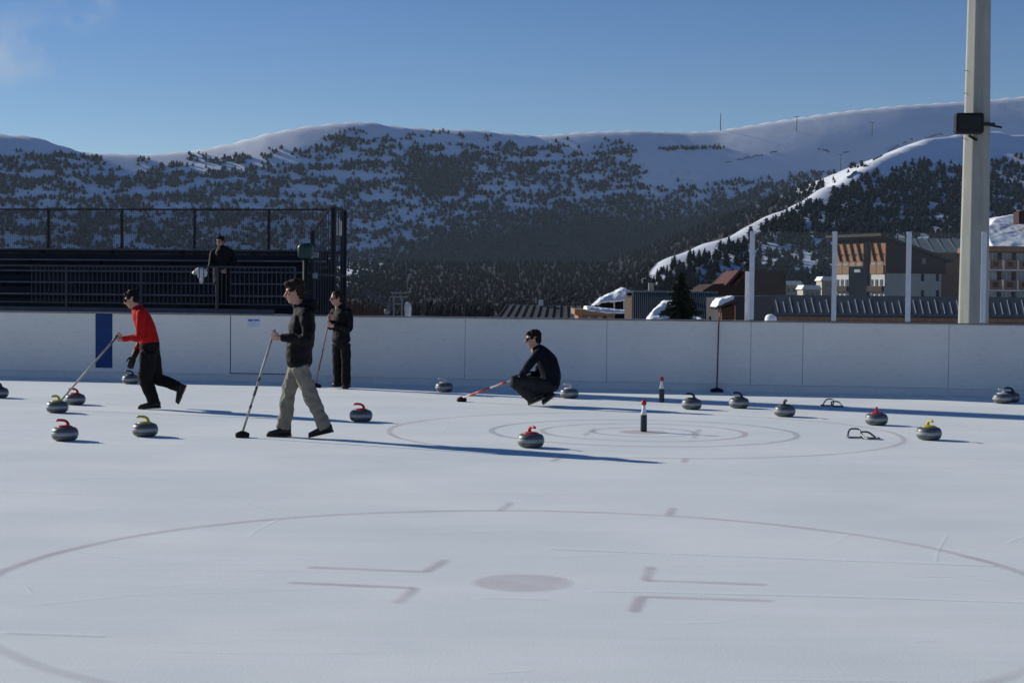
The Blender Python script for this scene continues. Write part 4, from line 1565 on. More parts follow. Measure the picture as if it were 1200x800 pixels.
# woman at the boards
bc = BR_C_BOT + V((0, 0, 0.05))
axC = (BR_C_TOP - bc).normalized()
gC1 = on_bar(BR_C_TOP, bc, 0.06); gC2 = on_bar(BR_C_TOP, bc, 0.16)
latC = V((0.6, -0.8, 0))
pC = build_person((at(400, 454, YC).x, YC), 'woman in black with sunglasses standing against the boards', YC, dict(
    head=(394.3, 349.5), face=(-0.88, -0.48, -0.05), hair='tied', hairmat=M_HAIRB, glasses=True, hs=1.0, lat=latC,
    torso=[((399.8, 398), (0.150, 0.192)), ((399.6, 386), (0.125, 0.165)), ((399.5, 374), (0.125, 0.170)), ((399.5, 365.5), (0.100, 0.165)), ((397.5, 359), (0.062, 0.070))],
    arms=[dict(pts=[(409, 366, -0.13), (409.5, 385.5, -0.16), (392, 381, -0.24)], grip=gC2, axis=axC, r=(0.062, 0.055, 0.040)),
          dict(pts=[(390.5, 366, 0.13), (387.5, 383, 0.06), (388.5, 374.5, -0.16)], grip=gC1, axis=axC, r=(0.060, 0.054, 0.040))],
    topname='jumper', topmat=M_JACK, topfold=0.007, topfs=9,
    pelvis=[((400, 403), (0.125, 0.165)), ((400, 394), (0.120, 0.160))],
    legs=[dict(pts=[(404.5, 403, -0.06), (405.5, 425, -0.06), (405.5, 449.5, -0.06)], r=(0.098, 0.080, 0.085), heel=(409, 453.6, -0.02), toe=(403, 455.6, -0.2)),
          dict(pts=[(395.5, 403, 0.06), (395, 425, 0.06), (396, 448.5, 0.06)], r=(0.098, 0.080, 0.085), heel=(401, 452.2, 0.10), toe=(390, 453.0, -0.02))],
    flat=(0.6, -0.8, 0), legmat=M_BLACKT, legfold=0.009))

# crouching man
bd = BR_D_BOT + V((0, 0, 0.05))
axD = (BR_D_TOP - bd).normalized()
gD1 = on_bar(BR_D_TOP, bd, 0.17)
pD = build_person((at(635, 475, YD).x, YD), 'man in dark clothes and sunglasses crouching with a broom', YD, dict(
    head=(624.8, 399.2), face=(-1, -0.06, -0.10), hair='short', glasses=True, hs=1.08,
    torso=[((644.5, 452), (0.145, 0.180)), ((645.5, 440), (0.148, 0.180)), ((641, 425.5), (0.155, 0.195)), ((633.5, 415), (0.125, 0.190)), ((627.5, 409.5), (0.075, 0.082))],
    arms=[dict(pts=[(630, 417, -0.19), (619, 431, -0.24), (611, 441.5, -0.20)], dir=(-0.75, 0.12, -0.5), across=(0.3, 0.9, -0.1), curl=0.45, r=(0.072, 0.062, 0.050)),
          dict(pts=[(632, 417, 0.19), (631, 439, 0.20), (616, 440.5, 0.08)], grip=gD1, axis=axD, r=(0.070, 0.058, 0.044))],
    topname='jumper', topmat=M_NAVY, topfold=0.007, topfs=8,
    pelvis=[((645, 455), (0.125, 0.175)), ((645, 447), (0.130, 0.175))],
    legs=[dict(pts=[(641.5, 454, -0.10), (603.5, 448, -0.16), (624.5, 468.5, -0.12)], r=(0.115, 0.098, 0.088), heel=(638.5, 468.5, -0.10), toe=(619.0, 476.6, -0.10), up=V((-0.3, 0, 1))),
          dict(pts=[(643, 455, 0.10), (606, 450, 0.18), (640.5, 466.5, 0.08)], r=(0.112, 0.095, 0.085), heel=(651.5, 464.5, 0.02), toe=(636.5, 476.2, 0.02), up=V((-0.3, 0, 1)))],
    legmat=M_GREYT, legfold=0.010, shoemats=(M_SHOE, mat('worn_sole', (0.20, 0.18, 0.13), 0.8))))

# ------------------------------------------------------------------ grandstand
def WP(x, y, z):
    """board frame -> world: x along the boards, y metres behind them"""
    c, s = math.cos(WALL_A), math.sin(WALL_A)
    return Vector((x * c - y * s, WALL_Y + x * s + y * c, z))
def wl_at(px, back):
    """board-frame x of a screen column at a plane 'back' metres behind the boards"""
    d = ray(px, 330)
    p0 = WP(0, back, 0)
    t = (p0.y + WALL_K * p0.x) / (d.y + WALL_K * d.x)
    return (d.x * t - p0.x) / math.cos(WALL_A)
def zat(px, py, back):
    d = ray(px, py)
    p0 = WP(0, back, 0)
    t = (p0.y + WALL_K * p0.x) / (d.y + WALL_K * d.x)
    return CAM_H + d.z * t
M_STAND = mat('stand_planks', (0.13, 0.14, 0.16), 0.75, var=0.3, scale=2.0, spec=0.2)
M_STANDD = mat('stand_risers', (0.020, 0.022, 0.028), 0.8, var=0.3, scale=2.0, spec=0.15)
M_RAIL = mat('galvanised_rail', (0.048, 0.054, 0.066), 0.6, metal=0.2)
M_RUST = mat('brown_rail', (0.035, 0.026, 0.024), 0.6)
M_FASC = mat('stand_fascia', (0.045, 0.055, 0.075), 0.7, var=0.2)
stand = empty('grandstand', WP(0, 0, 0), WALL_A)
tag(stand, 'dark wooden spectator stand with stepped benches behind the boards', 'grandstand')
SX0, SX1 = -22.0, wl_at(366, 12)
FZ = 1.16
MB().box(SX0, SX1, 8.9, 9.0, -0.5, FZ).build('fascia', M_FASC, stand)
MB().box(SX0, SX1, 9.0, 10.4, FZ - 0.22, FZ - 0.12).build('walkway', M_STAND, stand)
for k in range(5):
    y = 10.4 + 0.75 * k
    z = FZ - 0.12 + 0.30 * k
    MB().box(SX0, SX1, y, y + 0.04, z, z + 0.30).build('riser', M_STANDD, stand)
    MB().box(SX0, SX1, y + 0.045, y + 0.79, z + 0.24, z + 0.295).build('tread', M_STANDD, stand)
    MB().box(SX0 + 0.02, SX1 - 0.02, y + 0.24, y + 0.38, z + 0.40, z + 0.44).build('bench_plank', M_STAND, stand)
    MB().box(SX0 + 0.02, SX1 - 0.02, y + 0.40, y + 0.54, z + 0.40, z + 0.44).build('bench_plank', M_STAND, stand)
    for x in np.arange(SX0 + 0.5, SX1, 2.0):
        MB().box(x - 0.03, x + 0.03, y + 0.27, y + 0.50, z + 0.296, z + 0.398).build('bench_foot', M_STANDD, stand)
MB().box(SX0, SX1, 14.15, 14.2, -0.5, 2.42).build('back_wall', M_STANDD, stand)
MB().box(SX1 - 0.05, SX1, 9.02, 14.14, -0.5, FZ - 0.25).build('end_wall', M_STANDD, stand)

rail = empty('railing', WP(0, 8.95, FZ), WALL_A)
tag(rail, 'barred metal railing along the front of the stand', 'railing')
rz_ = zat(280, 312, 9) - FZ
rx1 = wl_at(346, 9)
MB().box(SX0, rx1, -0.02, 0.02, rz_ - 0.04, rz_).build('top_rail', M_RAIL, rail)
MB().box(SX0, rx1, -0.015, 0.015, 0.10, 0.13).build('bottom_rail', M_RAIL, rail)
BAR = MB().box(-0.008, 0.008, -0.008, 0.008, 0.132, rz_ - 0.042).mesh('bar')
BAR.materials.append(M_RAIL)
POSTM = MB().box(-0.025, 0.025, -0.026, 0.026, 0.002, rz_ + 0.002).mesh('post')
POSTM.materials.append(M_RAIL)
x = rx1
k = 0
while x > -13.5:
    link('post' if k % 17 == 0 else 'bar', POSTM if k % 17 == 0 else BAR, None, rail, (x, 0.0, 0))
    x -= 0.112
    k += 1

# mesh fence behind the stand
fence = empty('mesh_fence', WP(0, 14.6, 0), WALL_A)
tag(fence, 'tall wire mesh fence along the back of the stand', 'fence')
FT, FM = zat(200, 244.5, 14.6), zat(200, 295.5, 14.6)
fposts = [wl_at(p, 14.6) for p in (-201, -115, -29, 57, 143, 228, 315, 401)]
for x in fposts:
    MB().box(x - 0.03, x + 0.03, -0.03, 0.03, -0.5, FT).build('post', M_RUST, fence)
for a, b in zip(fposts[:-1], fposts[1:]):
    MB().box(a + 0.032, b - 0.032, -0.025, 0.025, FT - 0.05, FT - 0.002).build('top_rail', M_RUST, fence)
    MB().box(a + 0.032, b - 0.032, -0.03, 0.03, FM - 0.045, FM + 0.045).build('mid_rail', M_RUST, fence)
    w = MB()
    n = int((b - a) / 0.055)
    for i in range(1, n):
        x = a + (b - a) * i / n
        w.box(x - 0.0035, x + 0.0035, -0.003, 0.003, 2.3, FT - 0.052)
    for i in range(1, 30):
        z = 2.3 + (FT - 0.05 - 2.3) * i / 30
        w.box(a + 0.034, b - 0.034, 0.0035, 0.009, z - 0.0035, z + 0.0035)
    o = w.build('wire_mesh', M_STEELD, fence, fix=False)
    o['kind'] = 'stuff'
# side return of the fence at the stand's end: barred frame receding from us
side = empty('end_screen', WP(wl_at(366, 9.2), 9.2, 0), WALL_A)
tag(side, 'dark barred end frame closing the right end of the stand', 'screen')
ex0, ey0 = 0.0, 0.0
ex1 = wl_at(404, 14.4) - wl_at(366, 9.2)
ey1 = 5.2
ST2 = zat(395, 247, 14.4)
S1 = zat(366, 300, 9.2)
nb = 13
for i in range(nb + 1):
    t = i / nb
    x, y = ex0 + (ex1 - ex0) * t, ey0 + (ey1 - ey0) * t
    zt = 3.0 + (ST2 - 3.0) * min(1, t * 1.8) if t < 0.55 else ST2
    big = i in (0, 8, 13)
    w = 0.04 if big else 0.010
    MB().box(x - w, x + w, y - w, y + w, -0.5, zt).build('post' if big else 'bar', M_STANDD if big else M_STEELD, side)
MB().bar((ex0, ey0, 3.0), (ex1 * 0.55, ey1 * 0.55, ST2), 0.05).build('top_rail', M_STANDD, side)
MB().bar((ex1 * 0.55, ey1 * 0.55, ST2), (ex1, ey1, ST2), 0.05).build('top_rail', M_STANDD, side)
MB().bar((ex0, ey0, 2.0), (ex1, ey1, 2.0), 0.06).build('mid_rail', M_STANDD, side)
M_SIGN = mat('cream_sign', (0.55, 0.50, 0.42), 0.6)
for px, y0, y1, wpx, bk in ((397.5, 259, 276, 6, 13.6), (371, 295.5, 302, 6, 9.1), (370, 320, 326, 5, 9.1)):
    a, b = wl_at(px - wpx / 2, bk), wl_at(px + wpx / 2, bk)
    t = empty('small_sign', WP(a, bk, zat(px, y1, bk)), WALL_A)
    lab = {397.5: 'narrow upright cream sign on the end frame of the stand', 371: 'upper small grey switch box on the stand end frame', 370: 'lower small grey switch box on the stand end frame'}[px]
    t.name = 'small_sign' if px > 390 else 'switch_box'
    tag(t, lab, 'sign' if px > 390 else 'box')
    hh = zat(px, y0, bk) - zat(px, y1, bk)
    MB().box(0, b - a, -0.08, -0.02, 0, hh).build('plate', M_SIGN if px > 390 else mat('grey_box', (0.20, 0.23, 0.27), 0.6), t, bevel=0.006)
    MB().box(0.02, b - a - 0.02, -0.019, 0.0, hh * 0.3, hh * 0.7).build('bracket', M_STEELD, t)
# green padded box on a post
bk = 8.7
a, b = wl_at(349.5, bk), wl_at(367, bk)
bx_ = empty('post_box', WP((a + b) / 2, bk, -0.3), WALL_A)
tag(bx_, 'dark green rounded box on a thick post in front of the stand end', 'box')
w = (b - a) / 2
z0, z1 = zat(358, 303, bk) + 0.3, zat(358, 285, bk) + 0.3
gb = MB()
loftp = [(0.8, z0), (1.0, z0 + 0.06), (1.0, z0 + 0.25), (0.9, z1 - 0.05), (0.55, z1)]
n = 20
v = []
for s_, z in loftp:
    for k in range(n):
        a_ = 2 * math.pi * k / n
        v.append((math.copysign(abs(math.cos(a_)) ** 0.6, math.cos(a_)) * w * s_, math.copysign(abs(math.sin(a_)) ** 0.6, math.sin(a_)) * w * 0.9 * s_, z))
gb.add(v, [(i * n + k, i * n + (k + 1) % n, (i + 1) * n + (k + 1) % n, (i + 1) * n + k) for i in range(len(loftp) - 1) for k in range(n)] + [tuple(range(n - 1, -1, -1)), tuple((len(loftp) - 1) * n + k for k in range(n))])
gb.build('box', mat('dark_green_plastic', (0.02, 0.05, 0.045), 0.4), bx_, smooth=True)
MB().tube([(0, 0, 0), (0, 0, z0 + 0.02)], [0.075, 0.07], 12).build('post', M_BLACK, bx_, smooth=True)

# spectator on the stand
YE = 40.0
pE = build_person((at(259, 352, YE).x, YE), 'spectator in a dark coat standing behind the stand railing', YE, dict(
    head=(258, 294.5), face=(-0.35, -0.92, -0.1), hair='short', hs=1.05, lat=(0.95, -0.3, 0),
    torso=[((260.5, 342), (0.16, 0.24)), ((260.5, 328), (0.16, 0.24)), ((260.5, 314), (0.16, 0.25)), ((260.5, 306), (0.13, 0.235)), ((259, 300.5), (0.08, 0.09))],
    arms=[dict(pts=[(271, 307.5, -0.05), (275.5, 321, -0.15), (266, 330, -0.25)], dir=(-1, -0.2, 0.1), across=(0, 0, 1), curl=0.6, r=(0.08, 0.07, 0.055)),
          dict(pts=[(250, 307.5, 0.05), (247, 322, -0.10), (243.5, 331, -0.25)], dir=(-0.9, -0.3, 0.0), across=(0, 0, 1), curl=0.6, r=(0.08, 0.07, 0.055))],
    topname='coat', topmat=M_JACK, topfold=0.010, topfs=7,
    pelvis=[((260.5, 346), (0.13, 0.19)), ((260.5, 338), (0.13, 0.19))],
    legs=[dict(pts=[(264.5, 346, 0), (264.5, 361, 0), (264.5, 375, 0)], r=(0.10, 0.085, 0.08), heel=(265, 378, 0.06), toe=(263.5, 378.5, -0.2)),
          dict(pts=[(256.5, 346, 0), (256.5, 361, 0), (256.5, 375, 0)], r=(0.10, 0.085, 0.08), heel=(257, 378, 0.06), toe=(255, 378.5, -0.2))],
    flat=(1, 0, 0), legmat=M_BLACKT))
def seat_person(t, z):
    lo = 9
    for o in [t] + list(t.children_recursive):
        if o.type == 'MESH':
            lo = min(lo, min(q.co.z for q in o.data.vertices))
    t.location.z += z - lo
for q in (pA, pB, pC, pD):
    seat_person(q, 0.002)
ZE = at(260, 378.5, YE).z
seat_person(pE, FZ - 0.119)
shift = pE.location.z
bag = empty('white_bag', at(234, 333, YE - 0.35) + V((0, 0, shift)))
tag(bag, 'crumpled white bag held out by the spectator on the stand', 'bag')
gg = MB()
for dx, dz, ra, rz2 in ((0.0, 0.08, 0.15, 0.09), (0.06, 0.0, 0.12, 0.10), (-0.10, 0.05, 0.09, 0.05), (0.05, -0.13, 0.06, 0.09)):
    gg.ell(V((dx, 0, dz)), (V((ra, 0, 0.02)), V((0, 0.08, 0)), V((0, 0, rz2))))
fuse(gg, 'sack', mat('white_plastic', (0.75, 0.74, 0.70), 0.5), bag, V((0, 0, 0)), voxel=0.012, smooth=2, folds=0.02, fscale=14)
MB().tube([V((0.10, 0, 0.12)), V((0.16, -0.02, 0.10)), V((0.19, 0, 0.04))], 0.012, 8).build('bag_handle', MATS['white_plastic'], bag, smooth=True)

# ------------------------------------------------------------------ village beyond the rink
M_BROWNW = mat('brown_timber', (0.24, 0.115, 0.06), 0.8, var=0.25, scale=1.2, stretch=(4, 4, 0.6))
M_BROWND = mat('dark_brown_timber', (0.050, 0.026, 0.017), 0.8, var=0.25, scale=1.2, stretch=(4, 4, 0.6))
M_TAN = mat('tan_render', (0.27, 0.16, 0.09), 0.85, var=0.12)
M_PLAST = mat('white_render', (0.58, 0.56, 0.52), 0.85, var=0.08, scale=1)
M_DROOF = mat('dark_sheet_roof', (0.016, 0.019, 0.026), 0.6, var=0.2, scale=0.8, spec=0.2)
M_GROOF = mat('grey_sheet_roof', (0.17, 0.185, 0.18), 0.5, var=0.1, scale=0.6)
M_RIB = mat('rib_metal', (0.20, 0.215, 0.195), 0.5)
M_SNOW = mat('roof_snow', (0.80, 0.82, 0.84), 0.8, var=0.03, scale=2, bump=0.4, bscale=3)
M_WIN = mat('window_glass', (0.03, 0.04, 0.05), 0.08, var=0.2, spec=0.6)
M_WINL = mat('bright_window', (0.26, 0.31, 0.32), 0.25, var=0.35, scale=0.8)
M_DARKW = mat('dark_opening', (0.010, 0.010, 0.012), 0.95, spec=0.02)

M_CREAM = mat('cream_render', (0.46, 0.42, 0.34), 0.9, var=0.08, scale=1)
M_CHALET = mat('dark_and_shaded_timber', (0.034, 0.019, 0.013), 0.85, var=0.3, scale=1.2, stretch=(4, 4, 0.6))  # dark timber; for the chalet's side the shade is put into the colour
class Frame:
    """a vertical facade: origin, horizontal direction; face normal looks at the viewer's side"""
    def __init__(s, o, d):
        s.o = Vector(o); s.d = Vector((d[0], d[1], 0)).normalized()
        s.n = Vector((s.d.y, -s.d.x, 0))          # outwards
    def p(s, u, z, out=0.0):
        return s.o + s.d * u + s.n * out + Vector((0, 0, z))
    def slab(s, mb, u0, u1, z0, z1, o0, o1):
        mb.hexa([s.p(u0, z0, o0), s.p(u1, z0, o0), s.p(u1, z0, o1), s.p(u0, z0, o1)], [s.p(u0, z1, o0), s.p(u1, z1, o0), s.p(u1, z1, o1), s.p(u0, z1, o1)])
        return mb
def slab(fr, name, material, parent, origin, u0, u1, z0, z1, o0, o1, **k):
    return fr.slab(MB(), u0, u1, z0, z1, o0, o1).build(name, material, parent, origin=origin, **k)

def zpx(px, py, Y):
    return at(px, py, Y).z
def xpx(px, Y):
    return at(px, 340, Y).x

# 1. long low building with a dark ribbed roof behind the glass
Y0 = 88.0
x0, x1 = xpx(889, Y0), xpx(1330, Y0)
ze0, ze1 = zpx(889, 366.5, Y0), zpx(1200, 373, Y0)
YR = 92.5
zr0, zr1 = zpx(895, 344.5, YR), zpx(1200, 349, YR)
k_e = (ze1 - ze0) / (xpx(1200, Y0) - x0)
k_r = (zr1 - zr0) / (xpx(1200, YR) - xpx(895, YR))
ze, zr = (ze0 + ze1) / 2, (zr0 + zr1) / 2
lb = empty('long_building', (x0, Y0, -6))
tag(lb, 'long low building with a dark seamed metal roof behind the glass screen', 'building')
o = V((x0, Y0, -6))
xr0, xr1 = xpx(889, YR), x1 + 4
MB().hexa([V((x0, Y0, ze - 0.10)), V((x1, Y0, ze - 0.10)), V((xr1, YR, zr - 0.10)), V((xr0, YR, zr - 0.10))],
          [V((x0, Y0, ze)), V((x1, Y0, ze)), V((xr1, YR, zr)), V((xr0, YR, zr))]).build('roof', M_DROOF, lb, origin=o)
MB().box(x0 + 0.5, x1, Y0 + 1.0, YR + 8, -6, ze - 0.15).build('wall', M_BROWND, lb, origin=o)
MB().box(x0 + 0.3, x1, Y0 + 0.06, Y0 + 0.16, ze - 0.32, ze - 0.11).build('eaves_board', M_BROWNW, lb, origin=o)
MB().hexa([V((xr0, YR + 0.02, zr - 0.10)), V((xr1, YR + 0.02, zr - 0.10)), V((xr1, YR + 7, ze - 0.5)), V((xr0, YR + 7, ze - 0.5))],
          [V((xr0, YR + 0.02, zr)), V((xr1, YR + 0.02, zr)), V((xr1, YR + 7, ze - 0.4)), V((xr0, YR + 7, ze - 0.4))]).build('rear_roof', M_DROOF, lb, origin=o)
px = 900
rr_ = random.Random(9)
M_STREAK = mat('snow_streak', (0.24, 0.27, 0.31), 0.7)
while px < 1230:
    bxp = V((xpx(px + 4, Y0 + 0.4), Y0 + 0.4, ze + (zr - ze) * 0.4 / 4.5 + 0.03))
    f_ = rr_.uniform(0.55, 0.85)
    yt = Y0 + 0.4 + 4.1 * f_
    tp = V((xpx(px + 4 - 4.2 * f_ / 0.8, yt), yt, ze + (zr - ze) * (yt - Y0) / 4.5 + 0.03))
    MB().bar(bxp, tp, 0.038, 0.04).build('roof_seam', M_STREAK, lb, origin=o)
    px += 8.5
for px in (918, 935, 998, 1032, 1048, 1090):
    a = V((xpx(px, Y0 + 0.95), Y0 + 0.95, -6))
    MB().box(a.x - 0.12, a.x + 0.12, a.y, a.y + 0.04, ze - 0.9, ze - 0.33).build('window', M_TAN if px == 998 else M_WIN, lb, origin=o)

# 2. chalet: brown timber over white render, monopitch roof
Yc = 380.0
C = at(1038, 340, Yc)
fr_s = Frame((C.x, Yc, 0), (math.cos(R(26)), math.sin(R(26))))             # shaded side, runs right and away
Lf, Ls = 19.0, 17.5
kU = Lf / 15.4
fd = V((-math.sin(R(26)), math.cos(R(26)), 0))
fl_o = V((C.x, Yc, 0)) + fd * Lf
fr_f = Frame(fl_o, -fd)                                                     # lit front, runs from its far left end to the corner
ztop, zend = zpx(1038, 281, Yc), zpx(1120, 307, Yc + 11)
zmid = zpx(1038, 320, Yc)
ch = empty('chalet', (C.x, Yc, -4))
tag(ch, 'large chalet with brown timber upper floors over pale walls', 'building')
o = V((C.x, Yc, -4))
M_ = MB()
inn = -10.0
def prism4(u0, u1, z0, zA, zB, mb, fr, o0, o1):
    mb.hexa([fr.p(u0, z0, o0), fr.p(u1, z0, o0), fr.p(u1, z0, o1), fr.p(u0, z0, o1)], [fr.p(u0, zA, o0), fr.p(u1, zB, o0), fr.p(u1, zB, o1), fr.p(u0, zA, o1)])
    return mb
slab(fr_s, 'lower_wall', M_CREAM, ch, o, 0.0, Ls * 0.93, -4, zmid, -Lf, 0)
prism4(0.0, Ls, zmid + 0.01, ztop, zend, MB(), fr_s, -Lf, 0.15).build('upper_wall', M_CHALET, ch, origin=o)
slab(fr_f, 'front_timber', mat('sunlit_timber', (0.30, 0.15, 0.08), 0.85, var=0.2, scale=1.2, stretch=(4, 4, 0.6)), ch, o, 0, Lf, zmid - 0.2, ztop - 0.6, 0.02, 0.25)  # same wood as the shaded side, sunlight put into its lighter colour
rf = prism4(-2.2, Ls + 1.2, ztop + 0.05, ztop + 0.9, zend + 0.5, MB(), fr_s, -Lf - 1, 1.0)
rf = MB()
za, zb = ztop + 0.35, zend - 0.1
rf.hexa([fr_s.p(-2.4, za + 0.45, 1.0), fr_s.p(Ls + 1.5, zb, 1.0), fr_s.p(Ls + 1.5, zb, -Lf - 1), fr_s.p(-2.4, za + 0.45, -Lf - 1)],
        [fr_s.p(-2.4, za + 1.1, 1.0), fr_s.p(Ls + 1.5, zb + 0.6, 1.0), fr_s.p(Ls + 1.5, zb + 0.6, -Lf - 1), fr_s.p(-2.4, za + 1.1, -Lf - 1)])
rfo = rf.build('roof', mat('roof_earth', (0.06, 0.052, 0.045), 0.9), ch, origin=o)
MB().box(-0.35, 0.35, -0.35, 0.35, 0, 1.6, Matrix.Translation(fr_s.p(4, ztop - 0.3, -5) - V((0, 0, 0)))).build('chimney', M_PLAST, rfo, origin=o)
zb0, zb1 = zpx(1010, 309, Yc + 6), zpx(1010, 287, Yc + 6)
M_BRACE = mat('brace_timber', (0.055, 0.028, 0.015), 0.95, spec=0.02)
for k, u in enumerate((0.6, 2.7, 4.8, 6.9, 11.0, 13.1)):                    # inclined braces on the lit front
    u *= kU
    MB().bar(fr_f.p(u + 1.5 * kU, zb0 + 0.6, 0.50), fr_f.p(u, zb1 + 1.0, 0.55), 0.30).build('brace', M_BRACE, ch, origin=o)
    MB().bar(fr_f.p(u + 0.5 * kU, zb0 + 2.2, 0.42), fr_f.p(u + 1.8 * kU, zb0 + 2.2, 0.42), 0.20).build('brace', M_BRACE, ch, origin=o)
    slab(fr_f, 'balcony_front', M_TAN, ch, o, u, u + 1.95 * kU, zb0 - 2.4, zb0 - 0.35, 0.255, 0.5)
    slab(fr_f, 'window', M_WINL, ch, o, u + 0.2 * kU, u + 1.6 * kU, zb0 - 0.3, zb0 + 0.15, 0.26, 0.35)
slab(fr_f, 'recess_shade', M_DARKW, ch, o, 9.2 * kU, 10.7 * kU, zmid - 1.0, ztop - 0.7, 0.255, 0.60)  # proud dark slab, the shade of a recess painted as near-black
slab(fr_f, 'white_bay', M_PLAST, ch, o, 0.3 * kU, 4.9 * kU, -4, zmid - 0.25, 0.02, 0.3)
slab(fr_f, 'white_bay', M_PLAST, ch, o, 10.8 * kU, 15.3 * kU, -4, zmid - 0.25, 0.02, 0.3)
slab(fr_f, 'entrance', mat('dark_entrance', (0.010, 0.014, 0.019), 0.95, spec=0.02), ch, o, 5.0 * kU, 10.75 * kU, -4, zmid + 1.6, 0.3, 0.8)
slab(fr_f, 'entrance_window', M_WINL, ch, o, 6.8 * kU, 8.6 * kU, zmid + 0.2, zmid + 0.9, 0.81, 0.9)  # a window over the entry, painted pale to look lit
for u0, z_, w_ in ((0.4, 2.2, 4.3), (10.9, 2.2, 4.3), (0.4, -1.0, 4.3), (10.9, -1.0, 4.3)):
    u0, w_ = u0 * kU, w_ * kU
    slab(fr_f, 'balcony', M_BROWND, ch, o, u0, u0 + w_, z_ - 0.5, z_ + 0.8, 0.31, 1.1)
    for q_ in range(3):
        slab(fr_f, 'window', M_WIN, ch, o, u0 + (0.35 + q_ * 1.4) * kU, u0 + (1.1 + q_ * 1.4) * kU, z_ + 0.9, z_ + 2.3, 0.31, 0.4)
for px_, py_ in ((1081, 325), (1098.5, 325), (1081, 344), (1098.5, 344)):
    q = ray(px_, py_)
    # intersection with the side wall
    den = q.x * fr_s.n.x + q.y * fr_s.n.y
    t_ = ((fr_s.o - CAM).x * fr_s.n.x + (fr_s.o - CAM).y * fr_s.n.y) / den
    P_ = CAM + q * t_
    u = (P_ - fr_s.o).dot(fr_s.d)
    wnd = slab(fr_s, 'window', M_DARKW, ch, o, u - 0.42, u + 0.42, P_.z - 0.9, P_.z + 0.8, 0.02, 0.08)
    slab(fr_s, 'sill', M_PLAST, wnd, o, u - 0.55, u + 0.55, P_.z - 1.02, P_.z - 0.91, 0.02, 0.16)
q = ray(1082, 306); den = q.x * fr_s.n.x + q.y * fr_s.n.y
t_ = ((fr_s.o - CAM).x * fr_s.n.x + (fr_s.o - CAM).y * fr_s.n.y) / den
P_ = CAM + q * t_
u = (P_ - fr_s.o).dot(fr_s.d)
wf = slab(fr_s, 'window', M_WIN, ch, o, u - 0.6, u + 0.6, P_.z - 0.6, P_.z + 0.7, 0.155, 0.2)
slab(fr_s, 'frame', M_BRACE, wf, o, u - 0.75, u + 0.75, P_.z + 0.71, P_.z + 0.85, 0.155, 0.26)

# 2b. grey roofed wing behind the chalet
Yw = 408.0
xa, xb = xpx(1062, Yw), xpx(1250, Yw)
gw = empty('grey_roof_house', (xa, Yw, -4))
tag(gw, 'grey metal roofed house behind the chalet, left of the mast', 'building')
o = V((xa, Yw, -4))
zE, zR = zpx(1100, 297, Yw), zpx(1100, 281, Yw + 9)
MB().box(xa + 0.5, xb - 0.5, Yw + 0.8, Yw + 14, -4, zE - 0.05).build('wall', M_BROWNW, gw, origin=o)
MB().hexa([V((xa, Yw, zE)), V((xb, Yw, zE)), V((xb, Yw + 9, zR)), V((xa, Yw + 9, zR))], [V((xa, Yw, zE + 0.3)), V((xb, Yw, zE + 0.3)), V((xb, Yw + 9, zR + 0.3)), V((xa, Yw + 9, zR + 0.3))]).build('roof', M_GROOF, gw, origin=o)
for k in range(12):
    x = xa + 1 + k * 2.9
    MB().bar(V((x, Yw + 0.1, zE + 0.34)), V((x, Yw + 8.9, zR + 0.34)), 0.12, 0.1).build('roof_seam', M_RIB, gw, origin=o)

# 3. apartment block with balconies at the right edge
Ya = 226.0
ap = empty('apartment_block', (xpx(1153, Ya), Ya, -5))
tag(ap, 'brown balconied apartment block at the right edge behind the mast', 'building')
o = V((xpx(1153, Ya), Ya, -5))
xa, xb = xpx(1153, Ya), xpx(1290, Ya)
zt, zf = zpx(1180, 288.5, Ya), zpx(1180, 295, Ya)
MB().box(xa, xb, Ya + 1.6, Ya + 12, -5, zf).build('wall', M_BROWND, ap, origin=o)
MB().box(xa - 0.4, xb, Ya - 0.4, Ya + 12.4, zf + 0.01, zt).build('roof_fascia', M_BROWNW, ap, origin=o, bevel=0.05)
rows = [(295, 305), (317, 327.5), (341, 351)]
balc = [(305, 316.5), (328.5, 340.5), (351, 362)]
for (w0_, w1_), (b0_, b1_) in zip(rows, balc):
    for k in range(8):
        c0, c1 = xpx(1158 + 17 * k + 0.4, Ya), xpx(1158 + 17 * (k + 1) - 0.4, Ya)
        z0_, z1_ = zpx(1180, b1_, Ya), zpx(1180, b0_, Ya)
        bl = MB().box(c0 + 0.14, c1 - 0.14, Ya - 0.02, Ya + 0.10, z0_ + 0.15, z1_).build('balcony_front', M_BROWNW, ap, origin=o)
        MB().box(c0 + 0.55, c0 + 1.35, Ya - 0.06, Ya - 0.022, z0_ + 0.45, z1_ - 0.25).build('carved_panel', M_BROWND, bl, origin=o)
        MB().box(c0 - 0.10, c0 + 0.12, Ya - 0.05, Ya + 1.6, z0_, z1_ + 0.05).build('divider', M_PLAST, ap, origin=o)
        zw0, zw1 = z1_ + 0.1, zpx(1180, w0_, Ya) - 0.1
        wn_ = MB().box(c0 + 0.2, c1 - 0.35, Ya + 1.5, Ya + 1.58, zw0 - 0.9, zw1).build('window', M_WINL, ap, origin=o)
        MB().box((c0 + c1) / 2 - 0.1, (c0 + c1) / 2 - 0.02, Ya + 1.44, Ya + 1.495, zw0 - 0.9, zw1).build('mullion', M_PLAST, wn_, origin=o)
    MB().box(xa, xb, Ya + 0.0, Ya + 1.59, zpx(1180, b1_, Ya) - 0.1, zpx(1180, b1_, Ya) + 0.1).build('balcony_slab', M_PLAST, ap, origin=o)
